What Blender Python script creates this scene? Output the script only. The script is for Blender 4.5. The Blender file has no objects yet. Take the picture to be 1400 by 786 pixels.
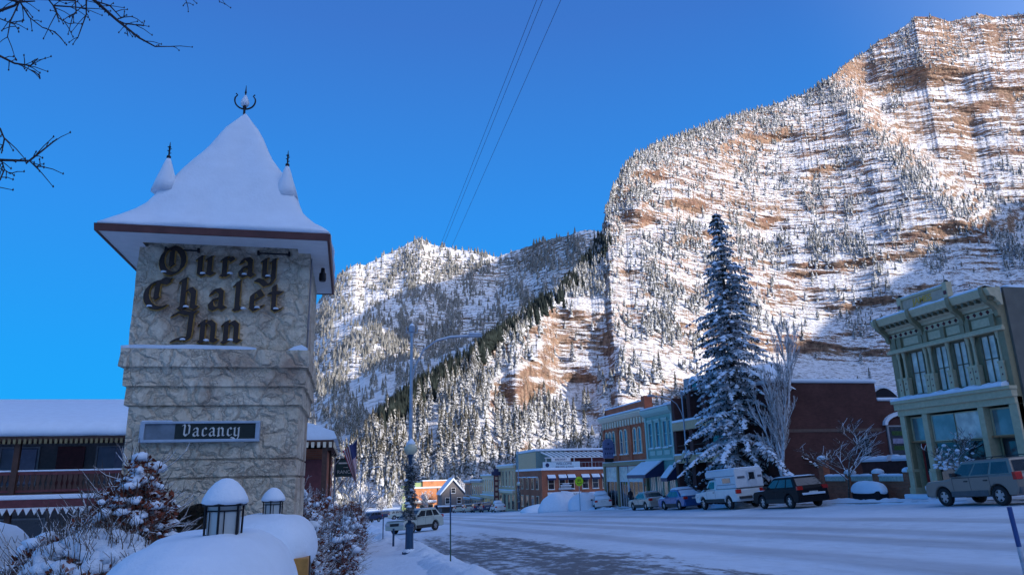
import bpy, bmesh, math, random
import numpy as np
from mathutils import Vector, Matrix
R=math.radians
rnd=random.Random(7)
SC=bpy.context.scene
COL=SC.collection
# ------------------------------------------------------------------ camera
F=975.; PITCH=R(14.8); ROLL=R(1.4); YAW=R(12.85); CZ=1.78
fwd=np.array([math.sin(YAW)*math.cos(PITCH),math.cos(YAW)*math.cos(PITCH),math.sin(PITCH)])
_r0=np.array([math.cos(YAW),-math.sin(YAW),0.]); _u0=np.cross(_r0,fwd)
right=_r0*math.cos(ROLL)-_u0*math.sin(ROLL); up=_u0*math.cos(ROLL)+_r0*math.sin(ROLL)
CAMP=np.array([0,0,CZ])
cd=bpy.data.cameras.new('camera'); cam=bpy.data.objects.new('camera',cd); COL.objects.link(cam)
M=Matrix(((right[0],up[0],-fwd[0],0),(right[1],up[1],-fwd[1],0),(right[2],up[2],-fwd[2],CZ),(0,0,0,1)))
cam.matrix_world=M; cd.sensor_width=36; cd.lens=36*F/1400; cd.clip_start=0.1; cd.clip_end=20000
SC.camera=cam
# ------------------------------------------------------------------ sun and sky
SUN_AZ=R(133); SUN_EL=R(22)
tosun=Vector((math.sin(SUN_AZ)*math.cos(SUN_EL),math.cos(SUN_AZ)*math.cos(SUN_EL),math.sin(SUN_EL)))
ld=bpy.data.lights.new('sun','SUN'); ld.energy=5.0; ld.angle=R(0.5); ld.color=(1,.90,.78)
lo=bpy.data.objects.new('sun',ld); COL.objects.link(lo); lo.rotation_euler=tosun.to_track_quat('Z','Y').to_euler()
W=bpy.data.worlds.new('World'); SC.world=W; W.use_nodes=True
nt=W.node_tree; nt.nodes.clear()
wo=nt.nodes.new('ShaderNodeOutputWorld'); bg=nt.nodes.new('ShaderNodeBackground'); sky=nt.nodes.new('ShaderNodeTexSky')
sky.sky_type='NISHITA'; sky.sun_disc=False; sky.sun_elevation=SUN_EL; sky.sun_rotation=SUN_AZ
sky.altitude=2400; sky.air_density=1.0; sky.dust_density=0.0; sky.ozone_density=4.0
def _n(t,**k):
    x=nt.nodes.new(t)
    for q,v in k.items(): setattr(x,q,v)
    return x
_tc=_n('ShaderNodeTexCoord'); _sp=_n('ShaderNodeSeparateXYZ'); nt.links.new(_tc.outputs['Generated'],_sp.inputs[0])
_rp=_n('ShaderNodeValToRGB'); _e=_rp.color_ramp.elements
SKYC=[(0.0,(.03,.37,.88)),(.05,(.012,.40,.97)),(.16,(.016,.36,.95)),(.34,(.030,.285,.86)),(.57,(.045,.185,.62)),(1,(.03,.11,.38))]
while len(_e)<len(SKYC): _e.new(.5)
for _q,(_p,_c) in zip(_e,SKYC): _q.position=_p; _q.color=(*_c,1)
nt.links.new(_sp.outputs[2],_rp.inputs[0])
_sc=_n('ShaderNodeVectorMath',operation='SCALE'); _sc.inputs[3].default_value=1/.12; nt.links.new(_rp.outputs[0],_sc.inputs[0])
_dt=_n('ShaderNodeVectorMath',operation='DOT_PRODUCT'); nt.links.new(_tc.outputs['Generated'],_dt.inputs[0]); _dt.inputs[1].default_value=tuple(tosun)
_mr=_n('ShaderNodeMapRange',interpolation_type='SMOOTHSTEP'); nt.links.new(_dt.outputs['Value'],_mr.inputs[0]); _mr.inputs[1].default_value=.10; _mr.inputs[2].default_value=.85; _mr.inputs[3].default_value=.0; _mr.inputs[4].default_value=.95
_mx=_n('ShaderNodeMix',data_type='RGBA'); nt.links.new(_mr.outputs[0],_mx.inputs[0]); nt.links.new(_sc.outputs[0],_mx.inputs[6]); _s2=_n('ShaderNodeVectorMath',operation='MULTIPLY'); _s2.inputs[1].default_value=(10.4,6.5,4.7); nt.links.new(sky.outputs[0],_s2.inputs[0]); nt.links.new(_s2.outputs[0],_mx.inputs[7])
nt.links.new(_mx.outputs[2],bg.inputs[0]); nt.links.new(bg.outputs[0],wo.inputs[0])
bg.inputs[1].default_value=0.0855
SC.view_settings.view_transform='Standard'; SC.view_settings.look='None'; SC.view_settings.exposure=0.49; SC.view_settings.gamma=1
SC.render.engine='CYCLES'; SC.cycles.use_denoising=True
SC.cycles.max_bounces=6; SC.cycles.diffuse_bounces=3

# ------------------------------------------------------------------ layout helpers
def ray(px,py): return (fwd*F+right*(px-700)-up*(py-393))/F
def atX(px,py,X): d=ray(px,py); return Vector(CAMP+d*(X/d[0]))
def atY(px,py,Y): d=ray(px,py); return Vector(CAMP+d*(Y/d[1]))
def sstep(a,b,x): 
    t=np.clip((x-a)/(b-a),0,1); return t*t*(3-2*t)
def gz(x,y):
    xc=np.clip(x,-60,70); yc=np.clip(y,-40,190)
    return -.043*yc+.052*xc
# ------------------------------------------------------------------ noise
_rs=np.random.RandomState(3); _perm=_rs.permutation(256).astype(np.int64); _perm=np.concatenate([_perm]*3)
_g3=_rs.normal(size=(256,3)); _g3/=np.linalg.norm(_g3,axis=1)[:,None]
def pn(x,y,z):
    x,y,z=np.broadcast_arrays(np.asarray(x,float),np.asarray(y,float),np.asarray(z,float))
    xi=np.floor(x).astype(np.int64); yi=np.floor(y).astype(np.int64); zi=np.floor(z).astype(np.int64)
    xf=x-xi; yf=y-yi; zf=z-zi; xi&=255; yi&=255; zi&=255
    u=xf*xf*xf*(xf*(xf*6-15)+10); v=yf*yf*yf*(yf*(yf*6-15)+10); w=zf*zf*zf*(zf*(zf*6-15)+10)
    def g(a,b,c):
        h=_perm[_perm[_perm[(xi+a)&255]+((yi+b)&255)]+((zi+c)&255)]
        gr=_g3[h]; return gr[...,0]*(xf-a)+gr[...,1]*(yf-b)+gr[...,2]*(zf-c)
    l=lambda t,a,b:a+t*(b-a)
    return 1.4*l(w,l(v,l(u,g(0,0,0),g(1,0,0)),l(u,g(0,1,0),g(1,1,0))),l(v,l(u,g(0,0,1),g(1,0,1)),l(u,g(0,1,1),g(1,1,1))))
def fbm(x,y,z,o=4,gain=.5):
    s=0;a=1;f=1;t=0
    for i in range(o): s=s+a*pn(x*f+i*7.3,y*f+i*3.1,z*f+i*5.7); t+=a; a*=gain; f*=2.03
    return s/t
# ------------------------------------------------------------------ objects
def tag(o,label=None,cat=None,group=None,kind=None):
    if label: o['label']=label
    if cat: o['category']=cat
    if group: o['group']=group
    if kind: o['kind']=kind
    return o
def thing(name,label,cat,loc=(0,0,0),rz=0,group=None):
    o=bpy.data.objects.new(name,None); COL.objects.link(o); o.location=loc; o.rotation_euler=(0,0,rz); o.empty_display_size=.3
    return tag(o,label,cat,group)
def npmesh(name,V,Q,mat,parent=None,smooth=False,link=True):
    V=np.asarray(V,np.float32); Q=np.asarray(Q,np.int32); k=Q.shape[1]
    me=bpy.data.meshes.new(name); me.vertices.add(len(V)); me.vertices.foreach_set('co',V.ravel())
    me.loops.add(Q.size); me.loops.foreach_set('vertex_index',Q.ravel()); me.polygons.add(len(Q))
    me.polygons.foreach_set('loop_start',np.arange(0,Q.size,k,dtype=np.int32))
    me.update(calc_edges=True); me.validate()
    if smooth: me.polygons.foreach_set('use_smooth',np.ones(len(me.polygons),bool))
    if mat: me.materials.append(mat)
    o=bpy.data.objects.new(name,me)
    if link: COL.objects.link(o)
    if parent: o.parent=parent
    return o
class MB:
    def __init__(s): s.v=[]; s.f=[]
    def add(s,vs,fs):
        b=len(s.v); s.v+= [tuple(v) for v in vs]; s.f+=[tuple(i+b for i in f) for f in fs]; return s
    def box(s,x0,x1,y0,y1,z0,z1):
        if x0>x1:x0,x1=x1,x0
        if y0>y1:y0,y1=y1,y0
        if z0>z1:z0,z1=z1,z0
        return s.add([(x0,y0,z0),(x1,y0,z0),(x1,y1,z0),(x0,y1,z0),(x0,y0,z1),(x1,y0,z1),(x1,y1,z1),(x0,y1,z1)],
            [(0,3,2,1),(4,5,6,7),(0,1,5,4),(1,2,6,5),(2,3,7,6),(3,0,4,7)])
    def poly(s,pts,axis,a,b):
        """extrude 2-D polygon along axis between a and b"""
        n=len(pts)
        def P(p,t):
            return (t,p[0],p[1]) if axis=='x' else ((p[0],t,p[1]) if axis=='y' else (p[0],p[1],t))
        vs=[P(p,a) for p in pts]+[P(p,b) for p in pts]
        fs=[tuple(range(n)),tuple(range(2*n-1,n-1,-1))]+[(i,i+n,(i+1)%n+n,(i+1)%n) for i in range(n)]
        return s.add(vs,fs)
    def tube(s,pts,r,n=8,caps=True):
        pts=[Vector(p) for p in pts]; m=len(pts)
        rs=r if isinstance(r,(list,tuple)) else [r]*m
        t0=(pts[1]-pts[0]).normalized(); ref=Vector((0,0,1)) if abs(t0.z)<.9 else Vector((1,0,0))
        vs=[];u=None
        for i,p in enumerate(pts):
            t=(pts[min(i+1,m-1)]-pts[max(i-1,0)])
            t=t.normalized() if t.length>1e-9 else t0
            if u is None: u=t.cross(ref).normalized()
            else:
                u=(u-t*u.dot(t)); u=u.normalized() if u.length>1e-6 else t.cross(ref).normalized()
            w=t.cross(u)
            for k in range(n):
                a=2*math.pi*k/n; q=p+(u*math.cos(a)+w*math.sin(a))*rs[i]; vs.append(tuple(q))
        fs=[(i*n+k,i*n+(k+1)%n,(i+1)*n+(k+1)%n,(i+1)*n+k) for i in range(m-1) for k in range(n)]
        if caps: fs+=[tuple(range(n-1,-1,-1)),tuple((m-1)*n+k for k in range(n))]
        return s.add(vs,fs)
    def lathe(s,prof,n=16,c=(0,0,0),caps=True):
        vs=[(c[0]+r*math.cos(2*math.pi*k/n),c[1]+r*math.sin(2*math.pi*k/n),c[2]+z) for r,z in prof for k in range(n)]
        m=len(prof)
        fs=[(i*n+k,i*n+(k+1)%n,(i+1)*n+(k+1)%n,(i+1)*n+k) for i in range(m-1) for k in range(n)]
        if caps: fs+=[tuple(range(n-1,-1,-1)),tuple((m-1)*n+k for k in range(n))]
        return s.add(vs,fs)
    def loft(s,rings,closed=True,caps=True):
        n=len(rings[0]); vs=[p for r in rings for p in r]; m=len(rings)
        fs=[(i*n+k,i*n+(k+1)%n,(i+1)*n+(k+1)%n,(i+1)*n+k) for i in range(m-1) for k in range(n if closed else n-1)]
        if caps: fs+=[tuple(range(n-1,-1,-1)),tuple((m-1)*n+k for k in range(n))]
        return s.add(vs,fs)
    def quad(s,a,b,c,d): return s.add([a,b,c,d],[(0,1,2,3)])
    def mesh(s,name):
        me=bpy.data.meshes.new(name); me.from_pydata(s.v,[],s.f); me.update(); return me
    def build(s,name,mat,parent=None,smooth=False,bevel=0,loc=None,rot=None,label=None,fixn=False,sub=0):
        me=s.mesh(name)
        if fixn:
            bm=bmesh.new(); bm.from_mesh(me); bmesh.ops.recalc_face_normals(bm,faces=bm.faces); bm.to_mesh(me); bm.free()
        if smooth: me.polygons.foreach_set('use_smooth',np.ones(len(me.polygons),bool))
        me.materials.append(mat); o=bpy.data.objects.new(name,me); COL.objects.link(o)
        if parent: o.parent=parent
        if loc: o.location=loc
        if rot: o.rotation_euler=rot
        if bevel: b=o.modifiers.new('bevel','BEVEL'); b.width=bevel; b.segments=2; b.limit_method='ANGLE'; b.angle_limit=R(35)
        if sub: b=o.modifiers.new('sub','SUBSURF'); b.levels=sub; b.render_levels=sub
        if label: o['label']=label
        return o
def copy_tree(o,parent=None,label=None,loc=None,rot=None,group=None):
    c=o.copy(); COL.objects.link(c)
    if parent: c.parent=parent
    if label: c['label']=label
    if loc is not None: c.location=loc
    if rot is not None: c.rotation_euler=rot
    if group: c['group']=group
    for ch in o.children: copy_tree(ch,c)
    return c
# ------------------------------------------------------------------ materials
MATS={}
def nmat(name):
    m=bpy.data.materials.new(name); m.use_nodes=True; n=m.node_tree; b=n.nodes['Principled BSDF']; MATS[name]=m
    return m,n,b
def N(n,t,**k):
    x=n.nodes.new(t)
    for a,v in k.items():
        if a.startswith('i_'):
            key=a[2:]; key=int(key) if key.isdigit() else key
            x.inputs[key].default_value=v
        else: setattr(x,a,v)
    return x
def ramp(n,stops,interp='LINEAR'):
    r=n.nodes.new('ShaderNodeValToRGB'); e=r.color_ramp.elements; r.color_ramp.interpolation=interp
    while len(e)<len(stops): e.new(.5)
    for el,(p,c) in zip(e,stops): el.position=p; el.color=(c[0],c[1],c[2],1) if hasattr(c,'__len__') else (c,c,c,1)
    return r
def noise(n,scale,detail=4,rough=.55,coord=None,sc3=None,dist=0):
    t=N(n,'ShaderNodeTexNoise'); t.inputs['Scale'].default_value=scale; t.inputs['Detail'].default_value=detail; t.inputs['Roughness'].default_value=rough; t.inputs['Distortion'].default_value=dist
    c=coord or n.nodes.new('ShaderNodeTexCoord').outputs['Object']
    if sc3:
        mp=N(n,'ShaderNodeMapping'); mp.inputs['Scale'].default_value=sc3; n.links.new(c,mp.inputs[0]); c=mp.outputs[0]
    n.links.new(c,t.inputs['Vector']); return t
def bump(n,b,h,strength=.3,dist=.02,normal=None):
    bp=N(n,'ShaderNodeBump'); bp.inputs['Strength'].default_value=strength; bp.inputs['Distance'].default_value=dist
    n.links.new(h,bp.inputs['Height']); n.links.new(bp.outputs[0],b.inputs['Normal'])
    if normal: n.links.new(normal,bp.inputs['Normal'])
    return bp
def mix(n,fac,a,b):
    m=N(n,'ShaderNodeMix',data_type='RGBA')
    for s,v in ((0,fac),(6,a),(7,b)):
        if isinstance(v,(int,float)): m.inputs[s].default_value=v
        elif isinstance(v,tuple): m.inputs[s].default_value=(v[0],v[1],v[2],1)
        else: n.links.new(v,m.inputs[s])
    return m.outputs[2]
def math_(n,op,a,b=None,c=None):
    m=N(n,'ShaderNodeMath',operation=op)
    for i,v in enumerate((a,b,c)):
        if v is None: continue
        if isinstance(v,(int,float)): m.inputs[i].default_value=v
        else: n.links.new(v,m.inputs[i])
    return m.outputs[0]
def plain(name,col,rough=.6,metal=0,var=.15,scale=6,bmp=0,spec=.4,coat=0):
    """surface with colour mottling"""
    m,n,b=nmat(name); b.inputs['Roughness'].default_value=rough; b.inputs['Metallic'].default_value=metal
    b.inputs['Specular IOR Level'].default_value=spec
    if coat: b.inputs['Coat Weight'].default_value=coat
    t=noise(n,scale,5,.6)
    r=ramp(n,[(.3,[c*(1-var) for c in col]),(.7,[min(1,c*(1+var)) for c in col])]); n.links.new(t.outputs[0],r.inputs[0]); n.links.new(r.outputs[0],b.inputs['Base Color'])
    if bmp: bump(n,b,t.outputs[0],bmp,.02)
    return m
def nz_fac(n,lo,hi,nscale=None,namp=.3,coord=None,true=True,nd=4):
    """0..1 mask of faces that look up, broken by noise"""
    g=N(n,'ShaderNodeNewGeometry'); sp=N(n,'ShaderNodeSeparateXYZ'); n.links.new(g.outputs['True Normal' if true else 'Normal'],sp.inputs[0])
    v=sp.outputs[2]
    if nscale:
        t=noise(n,nscale,nd,.6,coord=coord or g.outputs['Position'])
        v=math_(n,'ADD',v,math_(n,'MULTIPLY',math_(n,'SUBTRACT',t.outputs[0],.5),namp*2))
    mr=N(n,'ShaderNodeMapRange',interpolation_type='SMOOTHSTEP'); n.links.new(v,mr.inputs[0]); mr.inputs[1].default_value=lo; mr.inputs[2].default_value=hi
    return mr.outputs[0]
def snow_mat(name='snow',bs=.25,scale=3,col=(.72,.79,.87),det=.35):
    m,n,b=nmat(name); b.inputs['Roughness'].default_value=.75; b.inputs['Specular IOR Level'].default_value=.25
    g=N(n,'ShaderNodeNewGeometry'); t=noise(n,scale,6,.6,coord=g.outputs['Position']); t2=noise(n,scale*9,3,.6,coord=g.outputs['Position'])
    r=ramp(n,[(.25,[c*.93 for c in col]),(.75,[min(1,c*1.04) for c in col])]); n.links.new(t.outputs[0],r.inputs[0]); n.links.new(r.outputs[0],b.inputs['Base Color'])
    h=math_(n,'ADD',t.outputs[0],math_(n,'MULTIPLY',t2.outputs[0],det)); bump(n,b,h,bs,.08)
    return m
SNOW=snow_mat()  # near snows: blue of the shade is put into the base colour
SNOWR=snow_mat('snow_rough',.6,5,(.71,.78,.86),.6)
# ================================================================== TERRAIN
def angmap(px,py):
    d=fwd*F+right*(px-700)-up*(py-393); return math.atan2(d[0],d[1]), math.atan2(d[2],math.hypot(d[0],d[1]))
def toPX(az,el):
    dx=np.cos(el)*np.sin(az); dy=np.cos(el)*np.cos(az); dz=np.sin(el)
    z=dx*fwd[0]+dy*fwd[1]+dz*fwd[2]; z=np.maximum(z,.05)
    return 700+F*(dx*right[0]+dy*right[1]+dz*right[2])/z, 393-F*(dx*up[0]+dy*up[1]+dz*up[2])/z
def segd(px,py,pts):
    """distance to a polyline"""
    best=np.full(px.shape,1e9)
    for (ax,ay),(bx,by) in zip(pts[:-1],pts[1:]):
        vx,vy=bx-ax,by-ay; t=np.clip(((px-ax)*vx+(py-ay)*vy)/(vx*vx+vy*vy),0,1)
        best=np.minimum(best,np.hypot(px-ax-t*vx,py-ay-t*vy))
    return best
def mountain(name,sky,foot_el,R0,R1,az0,az1,naz,nel,wfun,mat,label,jag=.0012,back=.7,smooth=6,rough=2.2,lowcut=.9,jump=0):
    A=[angmap(*p) for p in sky]; A.sort(); aa=[a for a,_ in A]; ee=[e for _,e in A]
    az=np.linspace(az0,az1,naz); e1=np.interp(az,aa,ee)
    e1=e1+jag*(fbm(az*60,0,3.3,4)*2.2+fbm(az*400,0,1.3,3))
    t=np.linspace(0,1,nel)
    AZ=np.repeat(az[None,:],nel,0); T=np.repeat(t[:,None],naz,1)
    EL=foot_el+(e1[None,:]-foot_el)*T
    r0=np.interp(az,*zip(*R0)) ; r1=np.interp(az,*zip(*R1))
    Rb=r0[None,:]*(r1/r0)[None,:]**T
    X=Rb*np.sin(AZ); Y=Rb*np.cos(AZ); Z=Rb*np.tan(EL)
    PX,PY=toPX(AZ,EL)
    w=wfun(X,Y,Z,PX,PY,T)
    # keep the angular-log advance as the base, modulated by w
    base=np.vstack([np.zeros((1,naz)),np.diff(Rb,axis=0)])
    w,wb=w if isinstance(w,tuple) else (w,None)
    cb_=np.cumsum(base,0); fb=cb_/cb_[-1]
    def dev(ww,sm,lc,dv=11):
        c=np.cumsum(base*ww,0); kk=np.exp(-.5*(np.arange(-sm*2,sm*2+1)/max(1,sm*.8))**2); kk/=kk.sum()
        D=c/c[-1][None,:]-fb; D=np.apply_along_axis(lambda v:np.convolve(np.pad(v,sm*2,mode='edge'),kk,'valid'),1,D)
        wn=max(16,nel//dv); k1=np.ones(2*wn+1)/(2*wn+1); Dl=np.apply_along_axis(lambda v:np.convolve(np.pad(v,wn,mode='reflect'),k1,'valid'),0,D)
        return D-(lc if np.isscalar(lc) else lc[None,:])*Dl
    D=dev(w,smooth,lowcut)
    if wb is not None: D=D+dev(wb,smooth+2,.42+.32*sstep(835,900,PX[nel//2]),8)
    Rr=r0[None,:]+(r1-r0)[None,:]*(fb+D)
    if jump: 
        ly=np.interp(PX,[1118,1128,1165,1215,1262,1320,1400,1500],[60,112,150,205,252,300,345,390])+9*fbm(PX/30,PY/60,6.1,3); Rr=Rr+jump*sstep(-12,60,ly-PY+10*fbm(PX/22,PY/22,2.7,3))*sstep(1105,1190,PX)
    Zr=Rr*np.tan(EL); Xr=Rr*np.sin(AZ); Yr=Rr*np.cos(AZ); ed=np.minimum(1,(1-T)*25)
    Rr=Rr+ed*rough*(2.2*fbm(Xr/55,Yr/55,(Zr+.1*Xr)/9,4)+1.3*fbm(Xr/16,Yr/16,(Zr+.1*Xr)/3.2,4))
    X=Rr*np.sin(AZ); Y=Rr*np.cos(AZ); Z=Rr*np.tan(EL)+CZ
    V=[np.stack([X,Y,Z],-1)]
    # far side of the ridge
    for k in (1,2,3,4,5):
        d=k*k*12.0; Rk=Rr[-1]+d; Xk=Rk*np.sin(az); Yk=Rk*np.cos(az); Zk=Z[-1]-d*back
        V.append(np.stack([Xk,Yk,Zk],-1)[None])
    V=np.concatenate(V,0); nr=V.shape[0]
    idx=np.arange(nr*naz).reshape(nr,naz)
    Q=np.stack([idx[:-1,:-1],idx[:-1,1:],idx[1:,1:],idx[1:,:-1]],-1).reshape(-1,4)
    o=npmesh(name,V.reshape(-1,3),Q,mat,smooth=False); tag(o,label,kind='structure')
    P=V[:nel]; dn=np.gradient(P,axis=0); dc=np.gradient(P,axis=1); nn=np.cross(dc,dn); nn/=np.maximum(1e-9,np.linalg.norm(nn,axis=-1,keepdims=True))
    return dict(P=P,nz=np.abs(nn[...,2]),PX=PX,PY=PY,o=o,AZ=AZ,EL=EL)
def rock_mat(name,lo,hi,cols,nscale,namp,strata=.05,bdist=1.0,bs=.6,fine=.3,shrub=.35,sk=1.0,samp=.55,flo=.52):
    m,n,b=nmat(name); b.inputs['Roughness'].default_value=.9; b.inputs['Specular IOR Level'].default_value=.15
    g=N(n,'ShaderNodeNewGeometry'); pos=g.outputs['Position']
    wp=noise(n,.012*sk,3,.5,coord=pos); dp=N(n,'ShaderNodeVectorMath',operation='DOT_PRODUCT'); n.links.new(pos,dp.inputs[0]); dp.inputs[1].default_value=(.10,-.05,1)
    sp=N(n,'ShaderNodeSeparateXYZ'); n.links.new(pos,sp.inputs[0]); zz=math_(n,'ADD',dp.outputs['Value'],math_(n,'MULTIPLY',wp.outputs[0],26/sk))
    cb=N(n,'ShaderNodeCombineXYZ'); n.links.new(sp.outputs[0],cb.inputs[0]); n.links.new(sp.outputs[1],cb.inputs[1]); n.links.new(zz,cb.inputs[2])
    st=noise(n,.13*sk,5,.6,coord=cb.outputs[0],sc3=(.10,.10,1.0)); st2=noise(n,.42*sk,4,.65,coord=cb.outputs[0],sc3=(.13,.13,1.0)); big=noise(n,.010*sk,3,.5,coord=pos)
    r=ramp(n,cols); n.links.new(math_(n,'ADD',math_(n,'MULTIPLY',st2.outputs[0],.55),math_(n,'MULTIPLY',big.outputs[0],.45)),r.inputs[0])
    vt=noise(n,.30*sk,6,.75,coord=pos,sc3=(1,1,.35)); vr=ramp(n,[(.40,0.0),(.62,.85)]); n.links.new(vt.outputs[0],vr.inputs[0]); rk=mix(n,vr.outputs[0],r.outputs[0],(.055,.04,.035))
    sp2=N(n,'ShaderNodeSeparateXYZ'); n.links.new(g.outputs['True Normal'],sp2.inputs[0])
    iso=noise(n,nscale,7,.68,coord=pos)
    v=math_(n,'ADD',sp2.outputs[2],math_(n,'MULTIPLY',math_(n,'SUBTRACT',st.outputs[0],.5),samp*2.2)); v=math_(n,'ADD',v,math_(n,'MULTIPLY',math_(n,'SUBTRACT',st2.outputs[0],.5),samp*1.5)); v=math_(n,'ADD',v,math_(n,'MULTIPLY',math_(n,'SUBTRACT',iso.outputs[0],.5),namp*2.4))
    mr=N(n,'ShaderNodeMapRange',interpolation_type='SMOOTHSTEP'); n.links.new(v,mr.inputs[0]); mr.inputs[1].default_value=lo; mr.inputs[2].default_value=hi
    fn=noise(n,fine,6,.8,coord=pos)
    fr=N(n,'ShaderNodeMapRange'); n.links.new(fn.outputs[0],fr.inputs[0]); fr.inputs[1].default_value=flo; fr.inputs[2].default_value=flo+.10; fr.inputs[4].default_value=shrub
    sn=mix(n,fr.outputs[0],(.80,.80,.82),(.17,.13,.10))
    n.links.new(mix(n,mr.outputs[0],rk,sn),b.inputs['Base Color'])
    bn=noise(n,.22*sk,8,.72,coord=pos); h=math_(n,'ADD',bn.outputs[0],math_(n,'MULTIPLY',st2.outputs[0],.8)); bump(n,b,h,bs,bdist)
    return m
RED=[(.25,(.15,.08,.06)),(.42,(.30,.165,.115)),(.5,(.40,.27,.185)),(.6,(.22,.115,.085)),(.75,(.46,.34,.235))]
TAN=[(.25,(.30,.17,.09)),(.45,(.52,.34,.19)),(.55,(.62,.44,.27)),(.75,(.38,.22,.12))]
ROCKM=rock_mat('red_cliff_rock',.55,.70,RED,.10,.52,bdist=3.0,bs=.8,fine=.28,shrub=.78,samp=.36,flo=.49)
FARM=rock_mat('far_rock',.40,.56,[(.3,(.22,.17,.14)),(.6,(.38,.30,.23))],.02,.30,bdist=10,bs=.8,fine=.05,shrub=.75,sk=.25,samp=.35,flo=.50)

def px2(pts): return pts
skyR=[(1700,-60),(1500,10),(1400,18),(1360,24),(1340,20),(1300,30),(1275,22),(1250,24),(1232,40),(1200,58),(1180,72),(1150,92),(1135,106),(1100,128),(1060,143),(1000,160),(950,178),(900,197),(868,213),(852,232),(838,262),(828,290),(822,320),(806,352),(785,376),(760,404),(720,434),(680,464),(640,492),(600,520),(560,548),(530,572),(505,596),(480,618),(455,636)]
def wR(X,Y,Z,PX,PY,T):
    dip=Z+.10*X-.05*Y+10*fbm(X/160,Y/160,.5,3)
    st=fbm(X/260,Y/260,dip/15,3,.5)
    st2=fbm(X/110+9,Y/110,dip/5.5,3,.5)
    nz=fbm(X/110,Y/110,Z/50,3,.45)
    w=np.exp(2.4*st+1.6*st2+.7*nz); w0=np.clip(w,.03,9); w=np.ones_like(w)
    wob=14*fbm(PX/60,PY/60,2.2,3)+7*fbm(PX/14,PY/14,5.2,3)
    def band(pts,wd,k):
        nonlocal w
        d=segd(PX,PY+wob,pts); brk=.5+.5*np.clip(2.5*fbm(PX/38,PY/38,wd,2)+.5,-1,1)
        w=w*np.exp(-k*brk*(1-sstep(wd*.6,wd*1.2,d)))
    band([(835,268),(862,252),(900,238)],12,3.4)
    band([(858,300),(900,292),(945,288)],14,3.6)
    band([(1205,118),(1260,108),(1310,100)],12,3.2)
    band([(1320,158),(1350,140),(1400,128),(1450,120)],13,3.4)
    band([(1000,198),(1040,190),(1080,183)],8,2.6)
    band([(1110,235),(1150,222),(1180,232)],8,2.4)
    band([(1225,338),(1270,326),(1330,312),(1400,296),(1480,290)],16,3.6)
    band([(1090,372),(1150,362),(1200,352)],10,3.0)
    band([(1130,425),(1220,404),(1300,392)],7,2.6)
    band([(1150,452),(1250,438),(1340,430)],6,2.4)
    band([(930,330),(1000,312),(1060,300)],8,2.4)
    band([(752,432),(815,430)],13,5.5); band([(738,465),(780,470),(818,466)],24,5.5)
    band([(697,530),(735,530)],24,5.5); band([(735,512),(795,515)],20,5.0)
    band([(690,470),(640,505),(600,530),(560,560),(520,590)],9,2.2)
    # smooth snow aprons
    a=1-sstep(18,60,segd(PX,PY,[(760,600),(820,560),(870,540)])); w=w*(1-a*.6)+a*.6
    a=1-sstep(10,50,segd(PX,PY,[(1100,520),(1190,500)])); w=w*(1-a*.6)+a*.6
    return w0,np.clip(w,.01,9)
az=lambda px,py=640: angmap(px,py)[0]
az_lo=az(450); az_hi=az(1400,400)+.16
MR=mountain('canyon_mountain',skyR,R(-3),[(az(450),260),(az(600),240),(az(700),235),(az(850),260),(az(1000),320),(az(1200),370),(az_hi,400)],
   [(az(450),300),(az(560),360),(az(640),400),(az(700),440),(az(760),490),(az(820),600),(az(900),720),(az(1100),980),(az_hi,1350)],
   az_lo,az_hi,1050,860,wR,ROCKM,None,jag=.0015,jump=130)
skyF=[(0,640),(200,560),(330,500),(400,452),(425,428),(440,405),(455,385),(475,368),(488,360),(500,362),(520,352),(545,340),(560,332),(575,326),(590,334),(625,341),(650,343),(680,352),(700,345),(740,331),(775,322),(800,315),(830,318),(870,330),(900,345),(1000,360)]
def wF(X,Y,Z,PX,PY,T):
    nz=fbm(X/420,Y/420,Z/300,5); w=np.exp(2.4*nz)
    return np.clip(w,.05,8)
MF=mountain('distant_mountain',skyF,R(-1.5),[(-.6,900),(.6,900)],[(-.6,2300),(az(575),2700),(az(700),2500),(az(800),2100),(.6,1700)],az(150),az(960),620,420,wF,FARM,None,jag=.0016,rough=9,lowcut=.35)
# a nearer wooded rise in the valley mouth (blue shade below the distant slope)
skyM=[(0,655),(300,640),(380,600),(420,560),(450,540),(480,520),(520,500),(560,492),(600,488),(640,470),(700,440),(800,400),(900,380)]
MM=mountain('valley_ridge',skyM,R(-2),[(-.6,420),(.6,420)],[(-.6,900),(.6,1000)],az(150),az(900),420,260,wF,FARM,None,jag=.002)
# hill behind the photographer that keeps the town in shade
def occl():
    ux,uy=math.sin(SUN_AZ),math.cos(SUN_AZ); sx,sy=-uy,ux
    if sy<0: sx,sy=-sx,-sy
    ss=np.linspace(-900,1500,240); dd=np.array([40,70,110,160,200,235,260,300,380,520,750.])
    S,D0=np.meshgrid(ss,dd); off=.45*np.maximum(ss,0); D=D0+off[None,:]
    H0=np.interp(ss,[-900,-200,60,130,171,216,260,330,397,505,731,1000,1300],[62,62,56,52,48,78,76,88,104,118,188,275,360])
    rid=(H0+math.tan(SUN_EL)*(250+off))+5*fbm(ss/40,0,.7,4)
    prof=np.interp(dd,[40,110,200,250,300,520,750],[0,.28,.78,1,.98,.75,.45])
    Z=prof[:,None]*rid[None,:]*(1+.05*fbm(S/60,D/60,1.1,4))-1
    X=S*sx+D*ux; Y=S*sy+D*uy
    V=np.stack([X,Y,Z],-1).reshape(-1,3); idx=np.arange(V.shape[0]).reshape(len(dd),len(ss))
    Q=np.stack([idx[:-1,:-1],idx[:-1,1:],idx[1:,1:],idx[1:,:-1]],-1).reshape(-1,4)
    tag(npmesh('south_hill',V,Q,ROCKM),None,kind='structure')
occl()
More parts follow.
